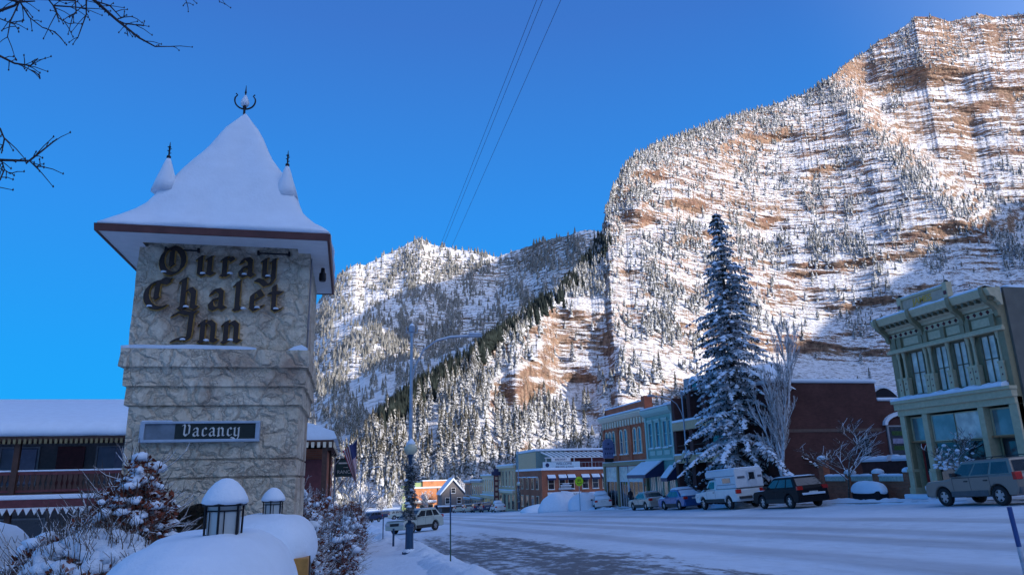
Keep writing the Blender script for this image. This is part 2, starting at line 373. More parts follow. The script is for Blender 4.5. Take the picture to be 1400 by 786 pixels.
# unseen ridge added beyond the right frame edge, shaped to shadow the distant slope
def added_shadow_ridge():
    tP=[]
    for x,y in [(425,474),(470,442),(520,412),(560,396),(600,386),(640,372),(690,352)]:
        i=np.argmin((MF['PX']-x)**2+(MF['PY']-y)**2); tP.append(MF['P'].reshape(-1,3)[i])
    u=np.array([tosun.x,tosun.y,tosun.z]); u=u/math.hypot(u[0],u[1]); k=math.tan(R(62)); rid=[]
    for p in tP:
        d=(k*p[1]-p[0])/(u[0]-k*u[1]); rid.append(p+u*d)
    rid=[rid[0]*np.array([.80,.80,.25]),rid[0]*np.array([.93,.93,.6])]+rid+[rid[-1]*np.array([1.3,1.3,1.25])]
    rid=np.array(rid); n=40; tt=np.linspace(0,len(rid)-1,n); C_=np.stack([np.interp(tt,range(len(rid)),rid[:,i]) for i in range(3)],-1)
    nrm=np.array([math.cos(R(62)),-math.sin(R(62)),0.])
    rows=[]
    for off,f in ((-250,1.0),(0,1),(250,.75),(600,.4),(1000,0)):
        r=C_+nrm*max(off,-30 if off<0 else 0); r[:,2]=C_[:,2]*(0 if off<0 else f); rows.append(r)
    V=np.array(rows).reshape(-1,3); idx=np.arange(V.shape[0]).reshape(len(rows),n)
    Q=np.stack([idx[:-1,:-1],idx[:-1,1:],idx[1:,1:],idx[1:,:-1]],-1).reshape(-1,4)
    tag(npmesh('added_shadow_ridge',V,Q,FARM),None,kind='structure')
added_shadow_ridge()
# ------------------------------------------------------------------ conifers
def tree_mat(name,g,lo,hi,ns,na,snow=(.80,.81,.84)):
    m,n,b=nmat(name); b.inputs['Roughness'].default_value=.85; b.inputs['Specular IOR Level'].default_value=.1
    gm=N(n,'ShaderNodeNewGeometry'); sp=N(n,'ShaderNodeSeparateXYZ'); n.links.new(gm.outputs['True Normal'],sp.inputs[0])
    t=noise(n,ns,4,.65,coord=gm.outputs['Position'])
    v=math_(n,'ADD',math_(n,'ABSOLUTE',sp.outputs[2]),math_(n,'MULTIPLY',math_(n,'SUBTRACT',t.outputs[0],.5),na*2))
    mr=N(n,'ShaderNodeMapRange',interpolation_type='SMOOTHSTEP'); n.links.new(v,mr.inputs[0]); mr.inputs[1].default_value=lo; mr.inputs[2].default_value=hi
    bk=math_(n,'SUBTRACT',1,math_(n,'MULTIPLY',gm.outputs['Backfacing'],.0))
    t2=noise(n,ns*.5,2,.5,coord=gm.outputs['Position']); gr=ramp(n,[(.3,[c*.6 for c in g]),(.7,[c*1.5 for c in g])]); n.links.new(t2.outputs[0],gr.inputs[0])
    n.links.new(mix(n,mr.outputs[0],gr.outputs[0],snow),b.inputs['Base Color'])
    return m
FIR=tree_mat('snowy_needles',(.08,.075,.055),.06,.66,1.3,.75)
FIRN=tree_mat('near_snowy_needles',(.055,.05,.034),.42,.92,1.6,.6)
FIRD=tree_mat('shade_dark_needles',(.016,.022,.020),.62,1.1,.8,.5)  # needles coloured dark to stand for the shade on the spur crest
BARK=plain('bark',(.09,.06,.045),.9,bmp=.4,scale=10)
def stuff_forest(name,pts,hts,mat,label,seed=1,tiers=4,k=7,slim=.17):
    """many small conifers as one mesh (past the 300 individuals)"""
    rs=np.random.RandomState(seed); n=len(pts); V=[];Q=[]
    P=np.asarray(pts); H=np.asarray(hts)[:,None]
    wid=H*(slim+rs.rand(n,1)*.07); off=0
    ang0=rs.rand(n,1)*6.28
    for t in range(tiers):
        zb=H*(.02+.98*(t/tiers)**.9*.86); zt=H*min(1.0,(t+1.9)/tiers*.94+.03) if t<tiers-1 else H*1.0
        rb=wid*(1-t/tiers)**.85
        a=ang0+t*.7+np.arange(k)[None,:]*2*math.pi/k
        rr=rb*(.62+.75*rs.rand(n,k)); lean=rs.normal(0,.02,(n,1))
        ring=np.stack([P[:,0:1]+rr*np.cos(a),P[:,1:2]+rr*np.sin(a),P[:,2:3]+zb+H*.05*(rs.rand(n,k)-.5)],-1)
        top=np.stack([P[:,0:1]+lean*H,P[:,1:2]+lean*H,P[:,2:3]+zt],-1)
        V.append(np.concatenate([ring,top],1).reshape(-1,3))
        base=off+np.arange(n)[:,None]*(k+1); i=np.arange(k)[None,:]
        Q.append(np.stack([base+i,base+(i+1)%k,np.broadcast_to(base+k,(n,k))],-1).reshape(-1,3)); off+=n*(k+1)
    o=npmesh(name,np.concatenate(V),np.concatenate(Q),mat); tag(o,label,'forest',kind='stuff'); return o
def pick(Mt,n,dens,seed):
    rs=np.random.RandomState(seed); D=dens(Mt['PX'],Mt['PY'],Mt['P'],Mt['nz']); D=np.clip(D,0,None).ravel(); c=np.cumsum(D); c/=c[-1]
    i=np.searchsorted(c,rs.rand(n)); return Mt['P'].reshape(-1,3)[i], Mt['PX'].ravel()[i], Mt['PY'].ravel()[i]
def dR(PX,PY,P,nz):
    f=fbm(PX/45,PY/45,4.4,4); d=.10+np.clip(f*4.0,0,2.4)
    sk=np.interp(PX,[455,560,640,720,760,822,838,868,950,1135,1250,1400],[636,548,492,434,404,320,262,213,178,106,24,18])
    d=d+2.6*np.exp(-np.abs(PY-sk)/14.)*(1-sstep(1120,1190,PX))+1.0*np.exp(-np.abs(PY-sk)/30.)
    d=d+1.3*np.exp(-(segd(PX,PY,[(1128,112),(1165,150),(1215,205),(1262,252),(1320,300),(1400,345)])/14.)**2)
    d=d*np.where((PY>370)&(PX>1060),.25,1)*np.where((PY>470),.15,1)
    cl=np.minimum(np.minimum(segd(PX,PY,[(752,432),(815,430)]),segd(PX,PY,[(738,468),(818,468)])),segd(PX,PY,[(697,530),(795,515)])); d=d*np.where(cl<24,.06,1)
    return d*np.where(nz>.45,1,.12)
def dL(PX,PY,P,nz):   # lower slopes above the town, big near trees
    f=fbm(PX/60,PY/60,1.4,3); d=np.where((PY>490)&(PY<655)&(PX>470)&(PX<930),1,0)*(1+2*f)
    d=d*np.where((PX>760)&(PY<560),.35,1)*(1-.75*(segd(PX,PY,[(760,600),(840,575)])<18))
    cl=np.minimum(segd(PX,PY,[(738,468),(818,468)]),segd(PX,PY,[(697,535),(795,518)])); d=d*np.where(cl<24,0,1)
    return d*np.where(nz>.35,1,.2)*np.where(PY<470+0*PX,0,1)*np.where((PX<700)|(PY>540),1,.3)
def dS(PX,PY,P,nz):   # dark band along the spur crest
    d=segd(PX,PY,[(822,335),(785,378),(760,404),(700,448),(640,492),(560,548),(520,580)]); f=fbm(PX/16,PY/16,8.8,3); return np.exp(-(d/9.)**2)*np.clip(.6+2.2*f,0,2)*np.where(PY>325,1,.0)
pts,_,_=pick(MR,12500,dR,5); rs=np.random.RandomState(8)
stuff_forest('slope_forest',pts-[0,0,.4],3.2+6.5*rs.rand(len(pts))**1.7,FIR,'snow dusted conifers scattered over the red banded mountain',2)
pts,_,_=pick(MR,1500,dS,6)
stuff_forest('crest_forest',pts-[0,0,.4],5+7*rs.rand(len(pts)),FIRD,'conifers lining the spur crest, coloured dark and snowless in place of shade',3,slim=.13)
def dF(PX,PY,P,nz):
    f=fbm(PX/30,PY/30,7.7,4); return np.where(PX<900,1,0)*(.5+np.clip(f*3,-.4,2))
pts,_,_=pick(MF,15000,dF,7)
stuff_forest('far_forest',pts-[0,0,1],13+13*rs.rand(len(pts)),FIR,'distant frosted forest covering the far mountain',4,tiers=2,k=5)
pts,_,_=pick(MM,4500,dF,9)
stuff_forest('valley_forest',pts-[0,0,1],8+8*rs.rand(len(pts)),FIR,'snowy wood on the shaded ridge in the valley mouth',5,tiers=3,k=5)
# individual near conifers
def conifer_mesh(name,seed,H=1.0,whorls=20,per=9,wid=.17):
    r=random.Random(seed); mb=MB()
    for i in range(whorls):
        t=i/(whorls-1); z=.06+.9*t; L=wid*(1-t)**.8*(1+.0)+.012
        for k in range(per):
            a=r.random()*6.283; l=L*(.6+.6*r.random()); dz=-.35*l-.02*r.random(); w=l*.30+.006
            ca,sa=math.cos(a),math.sin(a); z1=z+r.uniform(-.015,.015)
            p0=(0.0,0.0,z1+.035); pm=(ca*l*.55-sa*w,sa*l*.55+ca*w,z1+dz*.4-.012); pn_=(ca*l*.55+sa*w,sa*l*.55-ca*w,z1+dz*.4-.012); pc=(ca*l*.6,sa*l*.6,z1+dz*.3+.012); p1=(ca*l,sa*l,z1+dz)
            mb.add([p0,pm,p1,pn_,pc],[(0,1,4),(1,2,4),(2,3,4),(3,0,4)])
    mb.add([(0.012,0,.9),(-.006,.01,.9),(-.006,-.01,.9),(0,0,1.02)],[(0,1,3),(1,2,3),(2,0,3)])
    me=mb.mesh(name); me.materials.append(FIRN); return me
TRK=MB().lathe([(.02,-.06),(.018,.1),(.006,.9)],6).mesh('trunk'); TRK.materials.append(BARK)
CONS=[conifer_mesh('crown',s,whorls=22+2*s,wid=w) for s,w in ((1,.15),(2,.18),(3,.13),(4,.20))]
def conifer(p,h,i,label,group):
    t=thing('snowy_conifer',label,'conifer',p,rnd.random()*6.28,group); t.scale=(h,h,h)
    c=bpy.data.objects.new('crown',CONS[i%4]); COL.objects.link(c); c.parent=t
    c=bpy.data.objects.new('trunk',TRK); COL.objects.link(c); c.parent=t
    return t
pts,PXs,PYs=pick(MR,232,dL,11)
HERO=[(903,520,17),(862,540,16),(925,540,13),(775,585,15),(745,600,16),(800,600,15),(848,590,14),(890,590,13),(712,610,15),(820,520,11),(640,640,17),(665,625,16),(620,645,15),(868,500,11),(690,600,14),(600,630,16),(585,650,14),(1190,520,9),(805,560,13)]
hp=[]
PXf=MR['PX'].ravel();PYf=MR['PY'].ravel();Pf=MR['P'].reshape(-1,3)
for hx,hy,hh in HERO:
    i=np.argmin((PXf-hx)**2+(PYf-hy)**2); hp.append((Pf[i],hx,hy,hh))
allc=[(Vector(p),x,y,9+6*rnd.random()) for p,x,y in zip(pts,PXs,PYs)]+[(Vector(p),x,y,h) for p,x,y,h in hp]
for i,(p,x,y,h) in enumerate(allc):
    zone='on the lower slope above the red brick hall' if x>800 else ('on the snowy slope above the rooftop patio restaurant' if x>690 else ('on the slope above the orange brick block' if x>570 else 'on the dark slope behind the tall street light'))
    conifer(p-Vector((0,0,.3)),h,i,'narrow snow laden conifer '+zone,'conifers on the lower slope')
# ================================================================== GROUND AND STREET
def grid_sheet(name,xs,ys,zf,mat,kind='structure',label=None,smooth=True,parent=None):
    X,Y=np.meshgrid(np.array(xs,float),np.array(ys,float)); Z=zf(X,Y)
    V=np.stack([X,Y,Z],-1).reshape(-1,3); a,b=X.shape; idx=np.arange(a*b).reshape(a,b)
    Q=np.stack([idx[:-1,:-1],idx[:-1,1:],idx[1:,1:],idx[1:,:-1]],-1).reshape(-1,4)
    o=npmesh(name,V,Q,mat,smooth=smooth,parent=parent)
    if kind: o['kind']=kind
    if label: o['label']=label
    return o
def lin(a,b,s): return list(np.linspace(a,b,max(2,int(round((b-a)/s))+1)))
xs=[-3000,-1500,-800,-400,-200,-120]+lin(-90,90,1.5)+[130,200,400,800,1500,3000]
ys=[-1500,-600,-300,-150,-80]+lin(-40,260,2)+[320,400,600,1000,2000,3500]
grid_sheet('ground',xs,ys,lambda X,Y:gz(X,Y)-.03+.05*pn(X/3,Y/3,.3)*((X<-1)|(X>28)),SNOWR)
# road: packed snow with wet asphalt showing through on the near side
def road_mat():
    m,n,b=nmat('packed_snow_road'); g=N(n,'ShaderNodeNewGeometry'); pos=g.outputs['Position']
    sp=N(n,'ShaderNodeSeparateXYZ'); n.links.new(pos,sp.inputs[0])
    st=noise(n,1.0,6,.6,coord=pos,sc3=(1.3,.16,1)); fi=noise(n,2.6,6,.7,coord=pos,sc3=(1,.5,1)); big=noise(n,.16,3,.5,coord=pos)
    def bandm(c,w,s):   # soft band across x
        d=math_(n,'ABSOLUTE',math_(n,'SUBTRACT',sp.outputs[0],c)); mr=N(n,'ShaderNodeMapRange',interpolation_type='SMOOTHSTEP')
        n.links.new(d,mr.inputs[0]); mr.inputs[1].default_value=w; mr.inputs[2].default_value=w+s; mr.inputs[3].default_value=1; mr.inputs[4].default_value=0; return mr.outputs[0]
    ym=N(n,'ShaderNodeMapRange',interpolation_type='SMOOTHSTEP'); n.links.new(sp.outputs[1],ym.inputs[0]); ym.inputs[1].default_value=14; ym.inputs[2].default_value=22
    ym2=N(n,'ShaderNodeMapRange',interpolation_type='SMOOTHSTEP'); n.links.new(sp.outputs[1],ym2.inputs[0]); ym2.inputs[1].default_value=34; ym2.inputs[2].default_value=60; ym2.inputs[3].default_value=1; ym2.inputs[4].default_value=.0
    # bare strip by the kerb, tyre tracks farther across
    a=math_(n,'MULTIPLY',bandm(5.6,1.5,2.2),ym2.outputs[0])
    wet=math_(n,'ADD',math_(n,'MULTIPLY',a,.50),math_(n,'MULTIPLY',st.outputs[0],.95)); wet=math_(n,'ADD',wet,math_(n,'MULTIPLY',math_(n,'SUBTRACT',fi.outputs[0],.5),1.4))
    mr=N(n,'ShaderNodeMapRange',interpolation_type='SMOOTHSTEP'); n.links.new(wet,mr.inputs[0]); mr.inputs[1].default_value=.74; mr.inputs[2].default_value=1.04
    tr=math_(n,'ADD',bandm(13.2,.25,.7),bandm(15.1,.25,.7)); tr=math_(n,'ADD',tr,bandm(18.6,.25,.8)); tr=math_(n,'ADD',tr,math_(n,'MULTIPLY',bandm(10.2,.3,.7),.9))
    tr=math_(n,'MULTIPLY',tr,math_(n,'MULTIPLY',st.outputs[0],1.05))
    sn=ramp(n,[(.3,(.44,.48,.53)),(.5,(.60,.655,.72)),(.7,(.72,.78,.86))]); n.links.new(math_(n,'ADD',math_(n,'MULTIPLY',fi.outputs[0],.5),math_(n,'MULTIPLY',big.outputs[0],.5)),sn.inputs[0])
    c=mix(n,tr,sn.outputs[0],(.30,.30,.32)); asp=ramp(n,[(.3,(.025,.024,.026)),(.65,(.085,.08,.082))]); n.links.new(fi.outputs[0],asp.inputs[0])
    c=mix(n,math_(n,'MULTIPLY',mr.outputs[0],.93),c,asp.outputs[0]); n.links.new(c,b.inputs['Base Color'])
    ro=N(n,'ShaderNodeMapRange'); n.links.new(mr.outputs[0],ro.inputs[0]); ro.inputs[3].default_value=.7; ro.inputs[4].default_value=.6; n.links.new(ro.outputs[0],b.inputs['Roughness'])
    b.inputs['Specular IOR Level'].default_value=.35
    h=math_(n,'ADD',math_(n,'ADD',st.outputs[0],math_(n,'MULTIPLY',fi.outputs[0],.6)),tr); bump(n,b,h,.9,.07)
    return m
ROAD=road_mat()
grid_sheet('road',lin(2.6,26.2,.46),lin(-12,230,1.0),lambda X,Y:gz(X,Y)+.012+.018*pn(X/1.6,Y/7,.3),ROAD)
CONC=plain('kerb_concrete',(.32,.31,.30),.85,bmp=.3)
def walk(name,x0,x1,y0,y1):
    xs=lin(x0,x1,.3); f=lambda X,Y:gz(X,Y)+.13+.05*pn(X*1.1,Y*.9,.7)+.025*pn(X*4,Y*4,.2)
    grid_sheet(name,xs,lin(y0,y1,.35 if y1<70 else .8),f,SNOWR)
walk('left_sidewalk',-1.2,2.6,-6,60); walk('right_sidewalk',26.2,28,20,80)
grid_sheet('far_sidewalk_left',[-1.2,0,1,2.4],lin(60,200,3),lambda X,Y:gz(X,Y)+.12,SNOW)
mb=MB()
for x0,x1,y0,y1 in ((2.45,2.62,-12,200),(26.05,26.2,14,79.6),(26.05,26.2,106,200)):
    for k in range(int((y1-y0)/6)):
        a=y0+k*6; mb.add([(x0,a,gz(x0,a)-.1),(x1,a,gz(x1,a)-.1),(x1,a,gz(x1,a)+.12),(x0,a,gz(x0,a)+.12),(x0,a+5.98,gz(x0,a+6)-.1),(x1,a+5.98,gz(x1,a+6)-.1),(x1,a+5.98,gz(x1,a+6)+.12),(x0,a+5.98,gz(x0,a+6)+.12)],
            [(0,1,2,3),(7,6,5,4),(0,4,5,1),(1,5,6,2),(2,6,7,3),(3,7,4,0)])
o=mb.build('kerb',CONC); o['kind']='structure'
def bank(name,x0,x1,y0,y1,h,seed,label=None,step=.12,ystep=.15):
    def f(X,Y):
        u=(X-x0)/(x1-x0); prof=np.sin(np.clip(u,0,1)*math.pi)**.8
        n=.65+.55*pn(X*.9,Y*.35,seed)+.35*pn(X*2.5,Y*1.4,seed+.5)+.16*pn(X*7,Y*6,seed+1)
        ed=sstep(y0,y0+1.5,Y)*(1-sstep(y1-1.5,y1,Y))
        return gz(X,Y)-.02+np.clip(h*prof*n*ed,0,2)
    grid_sheet(name,lin(x0,x1,step),lin(y0,y1,ystep),f,SNOWR)
bank('snow_bank_left',1.9,3.7,4,42,.42,1.3)
bank('snow_bank_left_far',1.6,3.2,42,52,.5,2.3,ystep=.3)
bank('snow_bank_left_distant',1.2,3.6,60,120,.5,4.3,ystep=.7,step=.3)
bank('snow_bank_right',25.9,27.1,20,80,.34,3.3,ystep=.25)
bank('snow_bank_inner',-1.9,-.2,6,30,.45,5.1,ystep=.2)
# ------------------------------------------------------------------ snow shapes
def snow_loaf(name,cx,cy,hx,hy,z0,h,parent=None,p=3.0,seed=1.,nz=.06,mat=None,n=44,dome=.55,rz=0,label=None,skirt=.8):
    """thick rounded cap of fallen snow"""
    V=[];N_=n; rings=16
    ca,sa=math.cos(rz),math.sin(rz)
    for i in range(rings+1):
        t=i/rings
        # from the bulging underside edge to the crown
        if t<.3: a=t/.3; r=.93+.07*math.sin(a*math.pi/2); z=-.12+ (a)*.30*skirt
        else: a=(t-.3)/.7; r=math.cos(a*math.pi/2)**dome; z=(-.12+.30*skirt)+(1-(-.12+.30*skirt))*math.sin(a*math.pi/2)
        for k in range(N_):
            th=2*math.pi*k/N_; c,s_=math.cos(th),math.sin(th); q=(abs(c)**p+abs(s_)**p)**(-1/p)
            x=c*q*r*hx; y=s_*q*r*hy
            V.append((cx+x*ca-y*sa,cy+x*sa+y*ca,z0+z*h))
    A=np.array(V); ns=fbm(A[:,0]*1.2/max(hx,.2)+seed,A[:,1]*1.2/max(hy,.2),A[:,2]*.8+seed,3); A[:,2]+=ns*nz*h*3; A[:,0]+=ns*nz*hx*.5
    F_=[(i*N_+k,i*N_+(k+1)%N_,(i+1)*N_+(k+1)%N_,(i+1)*N_+k) for i in range(rings) for k in range(N_)]
    m=MB().add([tuple(v) for v in A],F_+[tuple(rings*N_+k for k in range(N_)),tuple(range(N_-1,-1,-1))])
    return m.build(name,mat or SNOW,parent,smooth=True,label=label)
def snow_slab(name,x0,x1,y0,y1,z,h,parent,mat=None,axis_round=.04,seed=0):
    """long thin snow strip with a wavy crown"""
    L=max(x1-x0,y1-y0); n=max(6,int(L/.25)); m=MB(); along_x=(x1-x0)>=(y1-y0); rings=[]
    for i in range(n+1):
        t=i/n; hh=h*(.8+.5*rnd.random()) if 0<i<n else h*.5; w=1.0 if 0<i<n else .8
        if along_x:
            x=x0+(x1-x0)*t; c=(y0+y1)/2; d=(y1-y0)/2*w
            rings.append([(x,c-d,z),(x,c-d*1.04,z+hh*.5),(x,c-d*.6,z+hh*.95),(x,c+d*.6,z+hh),(x,c+d*1.04,z+hh*.5),(x,c+d,z)])
        else:
            y=y0+(y1-y0)*t; c=(x0+x1)/2; d=(x1-x0)/2*w
            rings.append([(c-d,y,z),(c-d*1.04,y,z+hh*.5),(c-d*.6,y,z+hh*.95),(c+d*.6,y,z+hh),(c+d*1.04,y,z+hh*.5),(c+d,y,z)])
    m.loft(rings); return m.build(name,mat or SNOW,parent,smooth=False,fixn=True)
# ================================================================== SIGN TOWER
def stucco():
    m,n,b=nmat('rough_stone_plaster'); b.inputs['Roughness'].default_value=.9; b.inputs['Specular IOR Level'].default_value=.15
    co=n.nodes.new('ShaderNodeTexCoord').outputs['Object']
    w=noise(n,3.2,5,.6,coord=co); 
    vm=N(n,'ShaderNodeVectorMath',operation='SCALE'); vm.inputs[3].default_value=.38; n.links.new(w.outputs['Color'],vm.inputs[0])
    va=N(n,'ShaderNodeVectorMath',operation='ADD'); n.links.new(co,va.inputs[0]); n.links.new(vm.outputs[0],va.inputs[1])
    v=N(n,'ShaderNodeTexVoronoi',feature='DISTANCE_TO_EDGE'); v.inputs['Scale'].default_value=4.2; n.links.new(va.outputs[0],v.inputs['Vector'])
    v2=N(n,'ShaderNodeTexVoronoi',feature='DISTANCE_TO_EDGE'); v2.inputs['Scale'].default_value=9; n.links.new(va.outputs[0],v2.inputs['Vector'])
    cr=ramp(n,[(0,0.0),(.05,1)]); n.links.new(v.outputs['Distance'],cr.inputs[0])
    cr2=ramp(n,[(0,.35),(.06,1)]); n.links.new(v2.outputs['Distance'],cr2.inputs[0])
    fi=noise(n,14,6,.7,coord=co); mid=noise(n,1.5,4,.6,coord=co); hue=noise(n,.9,3,.6,coord=co)
    c1=ramp(n,[(.3,(.46,.36,.25)),(.5,(.68,.57,.43)),(.7,(.84,.76,.62))]); n.links.new(math_(n,'ADD',math_(n,'MULTIPLY',fi.outputs[0],.55),math_(n,'MULTIPLY',mid.outputs[0],.45)),c1.inputs[0])
    st=ramp(n,[(.5,0.0),(.66,.75)]); n.links.new(hue.outputs[0],st.inputs[0])
    c2=mix(n,st.outputs[0],c1.outputs[0],(.38,.24,.17))
    lines=math_(n,'MULTIPLY',cr.outputs[0],cr2.outputs[0]); 
    brk=ramp(n,[(.40,0.0),(.56,1)]); n.links.new(noise(n,2.4,3,.6,coord=co).outputs[0],brk.inputs[0])
    ln=math_(n,'MULTIPLY',math_(n,'SUBTRACT',1,lines),math_(n,'ADD',.08,math_(n,'MULTIPLY',brk.outputs[0],.45)))
    c3=mix(n,ln,c2,(.16,.12,.09)); n.links.new(c3,b.inputs['Base Color'])
    pl=ramp(n,[(0,0.0),(.22,1)]); n.links.new(v.outputs['Distance'],pl.inputs[0])
    h=math_(n,'ADD',math_(n,'MULTIPLY',pl.outputs[0],.8),math_(n,'MULTIPLY',fi.outputs[0],.35)); h=math_(n,'ADD',h,math_(n,'MULTIPLY',mid.outputs[0],.6))
    bump(n,b,h,1.0,.05)
    return m
STU=stucco()
TRIM=plain('dark_red_trim',(.10,.035,.03),.55,var=.25)
WHT=plain('white_soffit',(.66,.66,.66),.7,var=.06)
IRON=plain('black_iron',(.02,.02,.025),.45,metal=.6)
GOLD=plain('gold_letter_edge',(.55,.33,.09),.5,metal=.0,var=.35,scale=9)
LBRN=plain('dark_letter_face',(.022,.011,.009),.5,var=.4,scale=9)
TW=thing('sign_tower','tall square stone plaster sign tower with thick snowy bell-shaped roof and gothic lettering','sign tower',(-1.95,12.15,-.65))
def tw(name,mat,mb,**k):
    o=mb.build(name,mat,None,**k); o.parent=TW; o.matrix_parent_inverse=Matrix.Translation((1.95,-12.15,.65)); return o
Y0,Y1=11.0,13.3
m=MB(); acx,ahw,az0=-1.93,.60,.92   # arch
def arch_poly(x0,x1,z0,z1):
    p=[(x0,z0),(acx-ahw,z0)]
    for k in range(17):
        a=math.pi-math.pi*k/16; p.append((acx+ahw*math.cos(a),az0+ahw*math.sin(a)))
    p+=[(acx+ahw,z0),(x1,z0),(x1,z1),(x0,z1)]; return p
for a,b in ((Y0,Y0+.3),(Y1-.3,Y1)): m.poly(arch_poly(-3.04,-.74,-1.2,1.84),'y',a,b)
m.box(-3.04,-2.7,Y0+.3,Y1-.3,-1.2,1.84).box(-1.1,-.74,Y0+.3,Y1-.3,-1.2,1.84).box(-2.7,-1.1,Y0+.3,Y1-.3,1.6,1.84)
m.box(-2.7,-1.1,12.6,12.7,-1.2,1.6)
m.box(-3.04,-.74,Y0,Y1,1.865,2.09).box(-3.02,-.76,Y0+.02,Y1-.02,1.84,1.865).box(-3.02,-.76,Y0+.02,Y1-.02,2.09,2.115).box(-3.04,-.74,Y0,Y1,2.115,2.86)
tw('lower_wall',STU,m,bevel=.012,fixn=True)
def rough_box(x0,x1,y0,y1,z0,z1,amp=.012,st=.08):
    m=MB()
    def face(f,u0,u1,v0,v1,flip):
        us=lin(u0,u1,st); vs=lin(v0,v1,st); b=len(m.v)
        for v in vs:
            for u in us: m.v.append(f(u,v))
        for j in range(len(vs)-1):
            for i in range(len(us)-1):
                q=(b+j*len(us)+i,b+j*len(us)+i+1,b+(j+1)*len(us)+i+1,b+(j+1)*len(us)+i); m.f.append(q[::-1] if flip else q)
    face(lambda u,v:(u,y0,v),x0,x1,z0,z1,False); face(lambda u,v:(u,y1,v),x0,x1,z0,z1,True)
    face(lambda u,v:(x0,u,v),y0,y1,z0,z1,True); face(lambda u,v:(x1,u,v),y0,y1,z0,z1,False)
    face(lambda u,v:(u,v,z1),x0,x1,y0,y1,False); face(lambda u,v:(u,v,z0),x0,x1,y0,y1,True)
    A=np.array(m.v); n=fbm(A[:,0]*3,A[:,1]*3,A[:,2]*3,4); n2=fbm(A[:,0]*3+9,A[:,1]*3,A[:,2]*3,4); c=[(x0+x1)/2,(y0+y1)/2]
    d=A[:,:2]-c; d/=np.linalg.norm(d,axis=1)[:,None]; A[:,:2]+=d*(n*amp*2)[:,None]; A[:,2]+=n2*amp*.8
    m.v=[tuple(a) for a in A]; return m
for i,(x0,x1,d,z0,z1) in enumerate(((-3.09,-.70,.04,2.86,3.13),(-3.13,-.665,.08,3.13,3.40),(-3.19,-.63,.13,3.40,3.655))):
    tw('stone_course',STU,rough_box(x0,x1,Y0-d,Y1+d,z0,z1,.016,.05))
tw('upper_wall',STU,rough_box(-3.13,-.69,Y0-.02,Y1+.02,3.655,5.34,.012,.06))
tw('ledge_snow',SNOW,MB().loft([[(x,Y0-.13,3.655),(x,Y0-.14,3.68+h*.4),(x,Y0-.09,3.665+h),(x,Y0-.02,3.66+h*1.3),(x,Y0,3.655)] for x,h in [(-3.19,.015),(-3.0,.05),(-2.6,.045),(-2.3,.06),(-1.9,.05),(-1.6,.045),(-1.42,.02),(-1.38,.0)]]),fixn=True)
tw('ledge_snow',SNOW,MB().loft([[(x,Y0-.13,3.655),(x,Y0-.13,3.66+h),(x,Y0-.02,3.66+h*1.4),(x,Y0+.0,3.655)] for x,h in [(-.93,.0),(-.85,.05),(-.75,.07),(-.66,.03)]]),fixn=True)
# roof
TC=(-1.95,11.87)
def ring(h,z,n=13,rc=.0,wob=0,sd=0):
    r=[]; 
    for sx,sy,dx,dy in ((-1,-1,1,0),(1,-1,0,1),(1,1,-1,0),(-1,1,0,-1)):
        for k in range(n):
            t=k/n*2
            x=sx*h*.985+dx*t*h*.985; y=sy*h*1.02+dy*t*h*1.02; 
            # concave sides and rounded hips
            f=1-rc*(abs(1-t))**6
            x*=f; y*=f
            w=wob*pn((x+sd)*2.2,(y)*2.2,z*1.5+sd); r.append((TC[0]+x*(1+w/max(h,.1)),TC[1]+y*(1+w/max(h,.1)),z+w*.5))
    return r
tw('roof_board',TRIM,MB().loft([ring(1.555,5.19,4),ring(1.555,5.175,4),ring(1.59,5.172,4),ring(1.60,5.275,4),ring(1.3,5.30,4)],caps=False),fixn=True)
tw('soffit',WHT,MB().loft([ring(1.56,5.185,4),ring(1.10,5.185,4)],caps=False),fixn=True)
PROF=[(1.60,5.275,.02),(1.625,5.31,.03),(1.60,5.36,.05),(1.52,5.43,.05),(1.40,5.52,.04),(1.28,5.66,.05),(1.18,5.80,.06),(1.09,5.98,.07),(1.02,6.16,.07),(.91,6.36,.08),(.79,6.57,.08),(.68,6.76,.08),(.58,6.93,.08),(.47,7.14,.09),(.36,7.36,.1),(.25,7.56,.12),(.15,7.75,.14),(.06,7.90,.15),(.015,7.95,.1)]
tw('roof_snow',SNOW,MB().loft([ring(h,z,16,rc,.035 if z>5.3 else .02,3) for h,z,rc in PROF]),smooth=True,fixn=True)
def finial(x,y,z,s,top=False):
    mb=MB()
    if top:
        mb.lathe([(.02,0),(.02,.12),(.035,.13),(.03,.16),(.012,.17),(.012,.40),(.02,.42),(.012,.45),(.003,.56)],8,(x,y,z))
        for sg in (-1,1):
            pts=[(x+sg*(.17*math.sin(a)),y,z+.27-.17*math.cos(a)) for a in [i*.26 for i in range(8)]]
            mb.tube(pts,.014,6); mb.tube([(x+sg*.165,y,z+.31),(x+sg*.13,y,z+.36),(x+sg*.155,y,z+.39)],.012,5)
        tw('finial',IRON,mb); tw('finial_snow',SNOW,MB().lathe([(.0,.16),(.06,.17),(.075,.22),(.05,.29),(.02,.36),(.0,.38)],10,(x,y,z),caps=False),smooth=True)
    else:
        mb.lathe([(.02,0),(.035,.01),(.03,.035),(.012,.05),(.014,.17),(.022,.19),(.01,.2),(.003,.27)],8,(x,y,z))
        for k,(dz,sg) in enumerate(((.07,1),(.11,-1),(.14,1),(.17,-1))): mb.tube([(x,y,z+dz),(x+sg*.03,y,z+dz+.02)],.006,4)
        tw('finial',IRON,mb)
